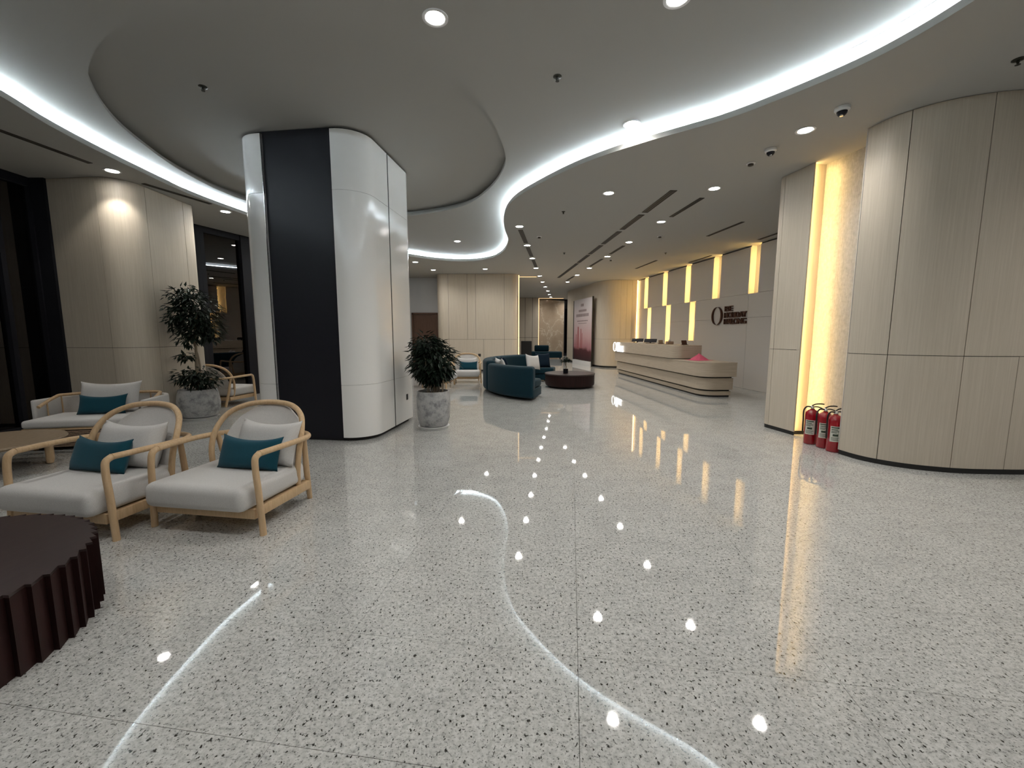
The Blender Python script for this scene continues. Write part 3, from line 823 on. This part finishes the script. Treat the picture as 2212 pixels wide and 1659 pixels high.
# ------------------------------------------------------------------ wicker lounge seat by the window
def wicker_seat():
    loc, rz = (-5.28, 5.02, 0), 12
    o = thing('wicker_lounge_seat', 'wide wicker-based lounge seat with pale cushions by the left window', 'chair', loc, rz)
    # woven base: horizontal strands wrapped round posts
    pth = rpath([(-.56, .0, .10), (.56, .0, .10), (.56, .74, .10), (-.56, .74, .10)], 5, True); pth.append(pth[0])
    for k in range(9):
        z = .05 + k * .022
        pts = []
        S = cumlen(pth); n = 72
        for i in range(n):
            q = cut(pth, S[-1] * i / n, S[-1] * i / n + .01)[0]; nr = .006 * math.cos(math.pi * (i + k))
            l = math.hypot(q[0], q[1] - .37) or 1
            pts.append((q[0] + nr * q[0] / l, q[1] + nr * (q[1] - .37) / l, z))
        MB().tube(pts, .0095, 6, cyclic=True).build('wicker_strand', 'wicker', o, True)
    MB().box(-.53, .53, .03, .71, .05, .235).build('base_core', 'dark_joint', o)
    for sx in (-.5, .5):
        for sy in (.06, .68): MB().lathe([(.022, 0), (.026, .05)], 10, (sx, sy)).build('leg', 'ash', o, True)
    MB().box(-.57, .57, -.01, .75, .245, .275).build('seat_rail', 'ash', o, bevel=.01)
    MB().box(-.56, .52, -.03, .60, .276, .375).build('seat_cushion', 'cream_fabric', o, bevel=.035, seg=4, angle=75)
    # low wrap-round back
    pb = rpath([(-.60, .30), (-.56, .78, .22), (.56, .78, .22), (.60, .05)], 8)
    MB().band(offset(pb, .035), .30, .58, .055).build('back_pad', 'cream_fabric', o, bevel=.02, seg=3, angle=75)
    r3 = [(p[0], p[1], .60 - .24 * max(0, (.55 - p[1]) / .55)) for p in cut(pb, 0, cumlen(pb)[-1])]
    MB().tube(catmull([r3[0]] + r3[1::2] + [r3[-1]], 3), .02, 10).build('top_rail', 'ash', o, True)
    for k in range(11):
        q = cut(pb, .12 + k * .2, .13 + k * .2)[0]
        MB().tube([(q[0], q[1], .26), (q[0] * 1.01, q[1] * 1.01, .585 - .24 * max(0, (.55 - q[1]) / .55))], .009, 6).build('spindle', 'ash', o, True)
    cushion('throw_pillow', (.70, .42, .18), loc_to(loc, rz, (.03, .47, .378)), rz, 18, 'cream pillow standing on the wicker lounge seat', 'pillows on the wicker seat', 'cream_fabric')
    cushion('throw_pillow', (.54, .26, .12), loc_to(loc, rz, (.04, .33, .378)), rz, 18, 'teal pillow on the wicker lounge seat', 'pillows on the wicker seat', 'teal_fabric')
wicker_seat()

# ------------------------------------------------------------------ low wooden side table
t = thing('side_table', 'low round pale wood side table at the left edge by the wicker seat', 'table', (-5.38, 4.23, 0), 10)
MB().lathe([(.02, .262), (.50, .262), (.55, .275), (.56, .29), (.55, .305), (.50, .303), (.02, .303)], 48).build('tabletop', 'table_wood', t, True, angle=50)
for k in range(3):
    a = R(35 + 120 * k); M = Matrix.Translation((.40 * math.cos(a), .40 * math.sin(a), 0)) @ Matrix.Rotation(a, 4, 'Z')
    MB().box(-.03, .03, -.11, .11, 0, .262, M).build('leg', 'ash', t, bevel=.02, seg=3)

# ------------------------------------------------------------------ ribbed dark coffee table (near left) and round one by the sofa
def rib_poly(r, n, depth, sharp=.85):
    out = []
    for k in range(n):
        a0 = 2 * math.pi * k / n; a1 = 2 * math.pi * (k + sharp) / n
        out += [(r * math.cos(a0), r * math.sin(a0)), ((r - depth) * math.cos(a1), (r - depth) * math.sin(a1))]
    return out
t = thing('ribbed_coffee_table', 'dark reddish brown drum table with saw-tooth ribbed sides at the left edge', 'table', (-2.715, 1.65, 0), 0)
MB().prism(rib_poly(.70, 58, .026, .97), .348, .36).build('tabletop', 'lit_top', t)
MB().lathe([(.655, .0), (.655, .334)], 58).build('drum_core', 'mahogany', t)
rm = None
for k in range(58):
    if rm is None:
        w_ = 2 * math.pi * .70 / 58
        rm = MB(); rm.prism([(.650, .0), (.700, .0), (.673, w_ * .955), (.650, w_ * .925)], .0, .3475); rm = rm.build('rib', 'mahogany', t)
        oo = rm
    else:
        oo = rm.copy(); COL.objects.link(oo)
    oo.rotation_euler = (0, 0, 2 * math.pi * k / 58)
t2 = thing('round_coffee_table', 'round dark mahogany drum table in front of the teal sofa', 'table', (1.545, 11.22, 0), 0)
MB().lathe([(.56, .02), (.64, .06), (.655, .10), (.655, .34)], 56).build('drum', 'mahogany', t2, True, angle=30)
MB().lathe([(.02, .341), (.665, .341), (.672, .355), (.665, .372), (.02, .372)], 56).build('tabletop', 'lit_top', t2, True, angle=30)
MB().lathe([(.50, 0), (.50, .0195)], 40).build('plinth', 'black', t2)

# ------------------------------------------------------------------ plants
def leaf_quad(mb, p, d, up, ln, wd):
    d = d.normalized(); s = d.cross(up)
    if s.length < 1e-3: s = Vector((1, 0, 0))
    s.normalize(); n = s.cross(d)
    pts = [p, p + d * ln * .35 + s * wd / 2 + n * .004, p + d * ln - n * ln * .12, p + d * ln * .35 - s * wd / 2 + n * .004, p + d * ln * .45 - n * .008]
    mb.add(pts, [(0, 1, 4), (1, 2, 4), (2, 3, 4), (3, 0, 4)])
def leaf_cloud(mb, c, rad, n, rnd, ln=.085, wd=.032, xmin=None, droop=.45, shell_p=.5):
    c = Vector(c)
    k = 0
    while k < n:
        v = Vector((rnd.gauss(0, 1), rnd.gauss(0, 1), rnd.gauss(0, 1))).normalized()
        rr = rnd.random() ** shell_p
        p = c + Vector((v.x * rad[0] * rr, v.y * rad[1] * rr, v.z * rad[2] * rr))
        k += 1
        d = Vector((v.x + rnd.uniform(-.6, .6), v.y + rnd.uniform(-.6, .6), v.z * .4 - droop + rnd.uniform(-.4, .5)))
        if xmin is not None and min(p.x, p.x + d.normalized().x * ln * 1.25) < xmin: continue
        leaf_quad(mb, p, d, Vector((0, 0, 1)), ln * rnd.uniform(.7, 1.25), wd * rnd.uniform(.8, 1.2))
rnd = random.Random(3)
def pot(o, prof, saucer):
    MB().lathe(saucer, 36).build('saucer', 'white_metal', o, True)
    MB().lathe(prof, 40).build('pot', 'concrete', o, True, angle=50)
tr = thing('potted_tree', 'tall leafy tree in a round concrete pot by the left wood wall', 'plant', (-5.205, 6.90, 0))
pot(tr, [(.20, .045), (.255, .06), (.295, .16), (.305, .28), (.285, .42), (.265, .50), (.245, .505), (.235, .47)], [(.24, 0), (.25, .03), (.28, .044)])
MB().lathe([(.02, .47), (.236, .472)], 24).build('soil', 'soil', tr)
MB().tube(catmull([(0, 0, .46), (.01, .01, .8), (.03, 0, 1.15), (.05, -.01, 1.45), (.09, 0, 1.75)], 5), [.026] * 8 + [.02] * 13, 8).tube(catmull([(.03, .02, .46), (.05, .03, .9), (.02, .0, 1.2), (-.08, 0, 1.5), (-.16, 0, 1.7)], 5), .014, 7).tube([(.02, 0, 1.0), (-.10, -.03, 1.05), (-.22, -.05, 1.06)], .008, 6).build('trunk', 'bark', tr, True)
fo = MB()
XM = -.315
for c, r_, n in (((.10, -.02, 1.72), (.36, .32, .40), 560), ((-.12, -.05, 1.85), (.26, .25, .30), 260), ((.24, .0, 1.50), (.24, .25, .28), 230), ((.02, -.05, 2.02), (.26, .22, .16), 130), ((-.02, -.02, 1.42), (.26, .25, .22), 170), ((-.2, -.06, 1.66), (.16, .2, .22), 110),
                 ((-.12, -.05, 1.05), (.13, .12, .07), 45), ((.10, -.05, .68), (.28, .26, .18), 280), ((-.08, -.1, .72), (.22, .2, .14), 130)):
    leaf_cloud(fo, c, r_, int(n * 1.25), rnd, ln=.10, wd=.042, xmin=XM)
f_ = fo.build('foliage', 'leaf', tr); f_['kind'] = 'stuff'
bp = thing('potted_plant', 'dense bushy plant in a grey concrete pot right of the column', 'plant', (-1.172, 6.20, 0))
pot(bp, [(.18, .045), (.205, .06), (.235, .16), (.248, .32), (.246, .46), (.235, .565), (.218, .567), (.212, .53)], [(.20, 0), (.21, .03), (.232, .044)])
MB().lathe([(.02, .53), (.213, .532)], 24).build('soil', 'soil', bp)
st = MB()
for k in range(16):
    a = rnd.uniform(0, 6.28); q = rnd.uniform(.03, .15)
    st.tube(catmull([(q * math.cos(a), q * math.sin(a), .52), (q * 1.2 * math.cos(a), q * 1.2 * math.sin(a), .75), (q * 1.7 * math.cos(a + .3), q * 1.7 * math.sin(a + .3), 1.05)], 4), .007, 6)
st.build('stems', 'bark', bp, True)
fo = MB()
for c, r_, n in (((0, 0, 1.02), (.33, .30, .34), 900), ((.03, -.02, .86), (.25, .23, .17), 340), ((-.08, 0, 1.22), (.24, .24, .20), 260), ((.0, -.02, .74), (.14, .14, .09), 110), ((.0, 0, 1.0), (.40, .36, .30), 130)):
    leaf_cloud(fo, c, r_, int(n * 1.2), rnd, ln=.11, wd=.042, droop=.45, shell_p=.5)
f_ = fo.build('foliage', 'leaf', bp); f_['kind'] = 'stuff'
bz = thing('bonsai', 'small bonsai in a black pot on the round mahogany table', 'plant', (1.425, 11.12, .373))
MB().lathe([(.06, 0), (.065, .01), (.065, .12), (.055, .12)], 20).build('pot', 'gloss_black', bz, True)
MB().tube(catmull([(0, 0, .11), (.02, 0, .18), (-.01, 0, .24), (.0, 0, .30)], 4), .012, 7).build('trunk', 'bark', bz, True)
fo = MB()
for c, r_, n in (((0, 0, .36), (.09, .08, .08), 120), ((-.07, 0, .33), (.07, .06, .04), 50), ((.08, 0, .33), (.07, .06, .04), 50)): leaf_cloud(fo, c, r_, n, rnd, ln=.045, wd=.02)
f_ = fo.build('foliage', 'leaf', bz); f_['kind'] = 'stuff'

# ------------------------------------------------------------------ fire extinguishers
def extinguisher():
    o = thing('fire_extinguisher', 'x', 'extinguisher', group='fire extinguishers in the niche')
    MB().lathe([(.060, .0), (.070, .004), (.074, .012), (.074, .375), (.070, .405), (.050, .432), (.026, .445), (.024, .455)], 28).build('cylinder', 'red_paint', o, True, angle=50)
    n = 10; mb = MB(); vs = []
    for z in (.13, .315):
        for i in range(n + 1):
            a = R(205 + 85 * i / n); vs.append((.0745 * math.cos(a), .0745 * math.sin(a), z))
    mb.add(vs, [(i, i + 1, n + 2 + i, n + 1 + i) for i in range(n)])
    lab = mb.build('label', 'label_white', o, True)
    mb = MB()
    for z0, z1, a0, a1 in ((.292, .306, 212, 278), (.270, .281, 214, 262), (.252, .260, 214, 275), (.236, .244, 214, 255), (.196, .222, 226, 268), (.175, .181, 214, 280), (.160, .166, 214, 270), (.145, .151, 214, 276)):
        vs = []
        for z in (z0, z1):
            for i in range(7):
                a = R(a0 + (a1 - a0) * i / 6); vs.append((.0749 * math.cos(a), .0749 * math.sin(a), z))
        mb.add(vs, [(i, i + 1, 8 + i, 7 + i) for i in range(6)])
    mb.build('print', 'label_ink', lab)
    MB().lathe([(.017, .452), (.019, .46), (.019, .485), (.012, .492)], 12).build('valve', 'chrome', o, True)
    MB().tube(catmull([(-.01, 0, .49), (.03, 0, .515), (.09, 0, .522), (.12, 0, .518)], 4), [.008] * 12 + [.005], 8).build('squeeze_lever', 'black', o, True)
    MB().tube(catmull([(.0, 0, .478), (.05, 0, .482), (.105, 0, .462)], 4), .007, 8).build('carry_handle', 'black', o, True)
    MB().tube(catmull([(-.015, 0, .475), (-.06, 0, .478), (-.088, 0, .44), (-.090, 0, .30), (-.088, 0, .16)], 6), .009, 8).build('hose', 'black', o, True)
    MB().lathe([(.014, .468), (.014, .480)], 10, (-.004, -.022)).build('gauge', 'label_white', o, True)
    return o
ex = extinguisher()
EG = 'fire extinguishers in the niche'
ex.location = (3.845, 5.30, 0); ex.rotation_euler = (0, 0, R(-25)); ex['label'] = 'leftmost of the three red fire extinguishers, beside the pillar'
dup(ex, (3.875, 5.115, 0), -15, 'middle one of the three red fire extinguishers', EG)
dup(ex, (3.865, 4.935, 0), -5, 'rightmost of the three red fire extinguishers, half hidden by the wood wall', EG)

# ------------------------------------------------------------------ reception desk
DY0, DROT = 9.22, 4.3
desk = thing('reception_desk', 'long tiered pale wood reception desk with a higher far counter', 'desk', (4.20, DY0, 0), DROT)
LEN = 5.95
def tier(inset, z0, z1, name, material, y1=LEN, parent=desk, depth=.74, r=.34, y0=0.0):
    # local: x = across (0 front .. depth back), y = along
    P = rpath([(inset, y0 + inset, r), (depth - inset * .4, y0 + inset, .02), (depth - inset * .4, y1), (inset, y1, .03)], 10, True)
    return MB().prism(P, z0, z1).build(name, material, parent, True, angle=35)
tier(.10, 0, .035, 'plinth', 'black')
tier(.065, .04, .13, 'lower_band', 'counter_wood')
tier(.10, .13, .17, 'shadow_gap', 'dark_joint')
tier(.02, .17, .43, 'middle_band', 'counter_wood')
tier(.06, .43, .465, 'shadow_gap', 'dark_joint')
tier(-.05, .465, .755, 'upper_band', 'counter_wood')
tier(-.055, .757, .782, 'worktop', 'counter_wood')
P = rpath([(-.10, 1.22, .25), (.62, 1.22, .02), (.62, LEN), (-.10, LEN, .03)], 10, True)
P2 = rpath([(-.05, 1.30, .25), (.60, 1.30, .02), (.60, LEN - .02), (-.05, LEN - .02, .03)], 10, True)
MB().prism(P2, .7825, .80).build('shadow_gap', 'dark_joint', desk, True)
MB().prism(P, .80, 1.125).build('counter_box', 'counter_wood', desk, True, angle=35)
MB().box(.74, 1.15, 1.6, LEN - .1, .70, .73).box(1.11, 1.15, 1.6, LEN - .1, 0, .70).build('staff_desk', 'counter_wood', desk)
c4, s4 = math.cos(R(DROT)), math.sin(R(DROT))
def dloc(x, y, z): return (4.20 + x * c4 - y * s4, DY0 + x * s4 + y * c4, z)
lg = thing('desk_sign', 'glowing white ring emblem and letters on the far front of the reception desk', 'sign', dloc(-.125, 5.93, .80), DROT - 90)
logo(lg, .33, 'sign_light'); lg.scale = (2.0, 1, 1)
def monitor(x, y, rz, label):
    o = thing('counter_screen', label, 'screen', dloc(x, y, 1.126), DROT + rz, 'low screens on the reception desk')
    MB().box(-.12, .12, -.07, .07, 0, .014).build('base', 'gloss_black', o, bevel=.004)
    MB().box(-.02, .02, .0, .02, .014, .07).build('stand', 'gloss_black', o)
    M_ = Matrix.Translation((0, -.01, .03)) @ Matrix.Rotation(R(-28), 4, 'X')
    MB().box(-.19, .19, -.008, .008, 0, .115, M_).build('screen_housing', 'gloss_black', o, bevel=.003)
    MB().box(.205, .225, -.05, .05, .0, .06).build('cable_box', 'white_metal', o)
monitor(.28, 3.62, -40, 'black low screen on the high counter nearer the wall letters')
monitor(.26, 4.62, -40, 'black low screen on the high counter nearer the glowing desk sign')
def onbox(name, label, cat, x, y, parts, rz=0):
    o = thing(name, label, cat, dloc(x, y, 1.126), DROT + rz)
    return o
o = onbox('card_holder', 'small brown card holder near the close end of the high counter', 'holder', .33, 1.55, None, 20)
MB().box(-.09, .09, -.04, .04, 0, .012).build('base', 'brown_metal', o); M = Matrix.Rotation(R(-15), 4, 'X')
MB().box(-.085, .085, -.006, .006, .012, .12, M).build('panel', 'brown_metal', o)
o = onbox('tissue_box', 'small beige tissue box on the high counter right of the glowing slot', 'box', .3, 2.35, None, 8)
MB().box(-.09, .09, -.06, .06, 0, .08).build('carton', 'wicker', o, bevel=.006); pillow_mesh('t', .08, .05, .03, 6, 6).build('tissue', 'cream_fabric', o, True).location = (0, 0, .078)
o = onbox('leaflet_stand', 'small brown leaflet stand on the high counter left of the glowing slot', 'stand', .3, 2.9, None, 5)
MB().box(-.07, .07, -.04, .04, 0, .015).build('base', 'brown_metal', o); MB().box(-.065, .065, -.004, .004, .015, .11, M).build('leaflet', 'wicker', o)
o = onbox('paper_stack', 'white paper stack on the high counter in front of the monitors', 'paper', .25, 4.12, None, 12)
for k in range(4): MB().box(-.11 + .003 * k, .11 + .002 * k, -.15, .15, .005 * k, .005 * k + .004).build('sheet', 'white_metal', o)
# pink cloth heap on the low worktop
vs = []; fs = []; n = 20; rr = random.Random(5)
hs = [[0] * (n + 1) for _ in range(n + 1)]
for j in range(n + 1):
    for i in range(n + 1):
        u, v = -1 + 2 * i / n, -1 + 2 * j / n; d = math.hypot(u, v)
        h = max(0, 1 - d) ** 1.05 * .155 + .018 * max(0, 1 - d) * (math.sin(9 * math.atan2(v, u) + 3 * d) + .5 * math.sin(17 * u + 5 * v))
        vs.append((u * .24, v * .22, max(h, .003)))
for j in range(n):
    for i in range(n): fs.append((j * (n + 1) + i, j * (n + 1) + i + 1, (j + 1) * (n + 1) + i + 1, (j + 1) * (n + 1) + i))
k = len(vs); vs += [(x, y, 0) for x, y, z in vs]; fs += [tuple(a + k for a in f[::-1]) for f in fs]
ring = [i for i in range(n)] + [j * (n + 1) + n for j in range(n)] + [n * (n + 1) + i for i in range(n, 0, -1)] + [j * (n + 1) for j in range(n, 0, -1)]
fs += [(a, a + k, b + k, b) for a, b in zip(ring, ring[1:] + ring[:1])]
mb = MB(); mb.add(vs, fs); o = mb.build('cloth_heap', 'pink_cloth', None, True, angle=60)
o.location = dloc(.36, .86, .783); o.rotation_euler = (0, 0, R(20)); tag(o, 'crumpled bright pink cloth on the low end of the reception desk', 'cloth')

# ------------------------------------------------------------------ curved teal sofa
def arc_ring(cx, cy, rx0, ry0, rx1, ry1, a0, a1, z0, z1, n=36, bulge=0):
    out = [(cx + rx1 * math.cos(R(a0 + (a1 - a0) * i / n)), cy + ry1 * math.sin(R(a0 + (a1 - a0) * i / n))) for i in range(n + 1)]
    inn = [(cx + rx0 * math.cos(R(a0 + (a1 - a0) * i / n)), cy + ry0 * math.sin(R(a0 + (a1 - a0) * i / n))) for i in range(n + 1)]
    return MB().prism(out + inn[::-1], z0, z1)
so = thing('curved_sofa', 'large teal velvet curved sofa around the round mahogany table', 'sofa', (1.0, 10.9, 0))
arc_ring(0, 0, 1.02, 1.52, 1.70, 2.30, 77, 251, .05, .24).build('base', 'teal_velvet', so, bevel=.02, seg=3, angle=60)
for a0, a1 in ((77, 139.5), (140, 195.5), (196, 250.5)):
    arc_ring(0, 0, .98, 1.48, 1.52, 2.06, a0, a1, .242, .41, 14).build('seat_cushion', 'teal_velvet', so, bevel=.045, seg=3, angle=70)
for a0, a1 in ((108, 156), (156.6, 204), (204.6, 251)):
    arc_ring(0, 0, 1.51, 2.05, 1.75, 2.35, a0, a1, .055, .72 if a0 > 200 else .78, 14).build('backrest', 'teal_velvet', so, bevel=.07, seg=4, angle=70)
for a in (90, 140, 195, 246): MB().lathe([(.02, 0), (.025, .05)], 10, (1.35 * math.cos(R(a)), 1.9 * math.sin(R(a)))).build('foot', 'chrome', so)
SG = 'pillows on the curved sofa'
cushion('throw_pillow', (.46, .44, .16), (.62, 11.95, .412), 35, 20, 'white pillow standing near the far end of the teal sofa', SG, 'cream_fabric', 6)
cushion('throw_pillow', (.46, .46, .16), (.93, 12.55, .412), 10, 18, 'dark navy pillow beside the white one on the teal sofa', SG, 'navy_fabric')
cushion('throw_pillow', (.44, .44, .15), (-.20, 10.15, .412), 112, 18, 'white pillow tucked behind the near back of the teal sofa', SG, 'cream_fabric')
cushion('throw_pillow', (.44, .44, .15), (-.12, 10.65, .412), 100, 18, 'dark navy pillow tucked next to the near white pillow on the sofa', SG, 'navy_fabric')

# ------------------------------------------------------------------ distant teal sofa, black cabinet, billboard
fs_ = thing('distant_sofa', 'small-looking teal sofa in front of the distant marble wall', 'sofa', (2.05, 24.5, 0), -4)
MB().box(-.95, .85, -.45, .45, .06, .40).build('seat', 'teal_velvet', fs_, bevel=.06, seg=3, angle=70)
MB().box(-.75, .10, .12, .42, .40, .76).build('backrest', 'teal_velvet', fs_, bevel=.07, seg=3, angle=70)
for x in (-.85, .75):
    for y in (-.35, .35): MB().lathe([(.025, 0), (.025, .06)], 10, (x, y)).build('foot', 'black', fs_)
cb_ = thing('black_cabinet', 'black box-like cabinet left of the distant sofa', 'cabinet', (.80, 23.6, 0), 0)
MB().box(-.29, .29, -.25, .25, .08, 1.02).build('body', 'gloss_black', cb_, bevel=.01)
MB().box(-.25, .25, -.22, .22, 0, .08).build('plinth', 'black', cb_)
MB().box(-.27, -.003, -.262, -.251, .11, .99).build('door', 'black', cb_); MB().box(.003, .27, -.262, -.251, .11, .99).build('door', 'black', cb_)
def poster_mat():
    m = mat('poster_print', (.6, .5, .5), .35)
    tc = N(m, 'ShaderNodeTexCoord'); sp = N(m, 'ShaderNodeSeparateXYZ'); L(m, tc.outputs['Generated'], sp.inputs[0])
    v = N(m, 'ShaderNodeMapping'); v.inputs['Scale'].default_value = (3, 1, 3); L(m, tc.outputs['Generated'], v.inputs[0])
    n = noise(m, v, 1.6, 5, .6)
    ad = N(m, 'ShaderNodeMath', operation='MULTIPLY_ADD'); L(m, n.outputs[0], ad.inputs[0]); ad.inputs[1].default_value = .16; L(m, sp.outputs[2], ad.inputs[2])
    r = ramp(m, ad.outputs[0], [(.07, (.035, .012, .015)), (.24, (.10, .03, .035)), (.29, (.42, .20, .22)), (.45, (.55, .36, .37)), (.68, (.58, .48, .48)), (1.0, (.58, .54, .55))])
    L(m, r.outputs[0], bsdf(m).inputs['Base Color'])
    return m
poster_mat(); mat('poster_ink', (.26, .20, .20), .5); mat('poster_rose', (.38, .12, .12), .5)
A = Vector((3.50, 18.32)); B = Vector((3.05, 20.55)); d_ = (B - A); ang = math.degrees(math.atan2(d_.y, d_.x))
pb_ = thing('billboard', 'tall pinkish printed billboard with a dark edge left of the far wood pillar', 'billboard', (A.x, A.y, 0), ang)
W_ = d_.length
MB().box(0, W_, .0, .05, .22, 3.0).build('print_panel', 'poster_print', pb_)
MB().box(-.03, 0, .0, .06, 0, 3.02).build('edge_post', 'black', pb_)
MB().box(W_, W_ + .03, -.02, .08, 0, 2.98).build('edge_post', 'frame_grey', pb_)
MB().box(.0, W_, .0, .10, .0, .20).build('plinth', 'white_metal', pb_)
ink = MB()
for z, a, b, h in ((2.42, .30, .72, .10), (2.20, .18, .86, .13), (1.98, .22, .80, .05), (1.88, .28, .74, .03), (2.66, .45, .60, .12)):
    x = a
    while x < b:
        q = .035 + .03 * ((x * 37) % 1); ink.box(x * W_, min(x + q, b) * W_, .0505, .053, z, z + h); x += q + .012
ink.build('lettering', 'poster_ink', pb_)
tw = MB()
for x, h, ww_ in ((.70, 1.75, .10), (.74, 1.55, .05), (.56, 1.65, .06), (.50, 1.45, .04), (.83, 1.40, .05)): tw.box(x * W_, x * W_ + ww_ * 1.6, .0502, .052, .75, h)
tw.build('tower_print', 'poster_rose', pb_)

# ------------------------------------------------------------------ small wall fittings
sk = thing('wall_socket', 'small black socket on the middle wood block', 'socket', (-1.22, 15.82, .62))
MB().box(-.05, .05, -.012, -.001, -.05, .05).build('plate', 'black', sk); MB().lathe([(.02, 0), (.02, .006)], 12).build('outlet', 'vent_dark', sk).matrix_local = Matrix.Translation((0, -.012, 0)) @ Matrix.Rotation(R(90), 4, 'X')

# ------------------------------------------------------------------ outside, seen through the night glass
grd = struct(MB().box(-60, -7.7, -30, 70, -.2, -.1).build('ground_outside', 'asphalt'), 'dark street outside the left windows', 'ground')
nsx, nsy, nsz = -19.0, 28.0, 10.6
ns = thing('neon_sign', 'distant purple blue neon sign seen through the dark window', 'sign', (nsx, nsy, nsz), 55)
for k in range(6): MB().box(-.45 + k * .17, -.33 + k * .17, -.03, .03, -.10, .10).build('neon_letter', 'purple_light', ns)
MB().box(-.5, .6, .031, .06, -.13, .13).build('backboard', 'black', ns)
MB().box(.0, .12, .061, .18, -10.7, .1).build('post', 'frame_black', ns)
ls = thing('street_lamp', 'distant orange street lamp seen through the left window', 'lamp', (-22.0, 18.5, -.1), 0)
MB().tube([(0, 0, 0), (0, 0, 3.4)], .06, 8).build('post', 'frame_black', ls); MB().lathe([(.05, 3.4), (.3, 3.45), (.2, 3.6), (.03, 3.68)], 14).build('lamp_head', 'orange_light', ls)
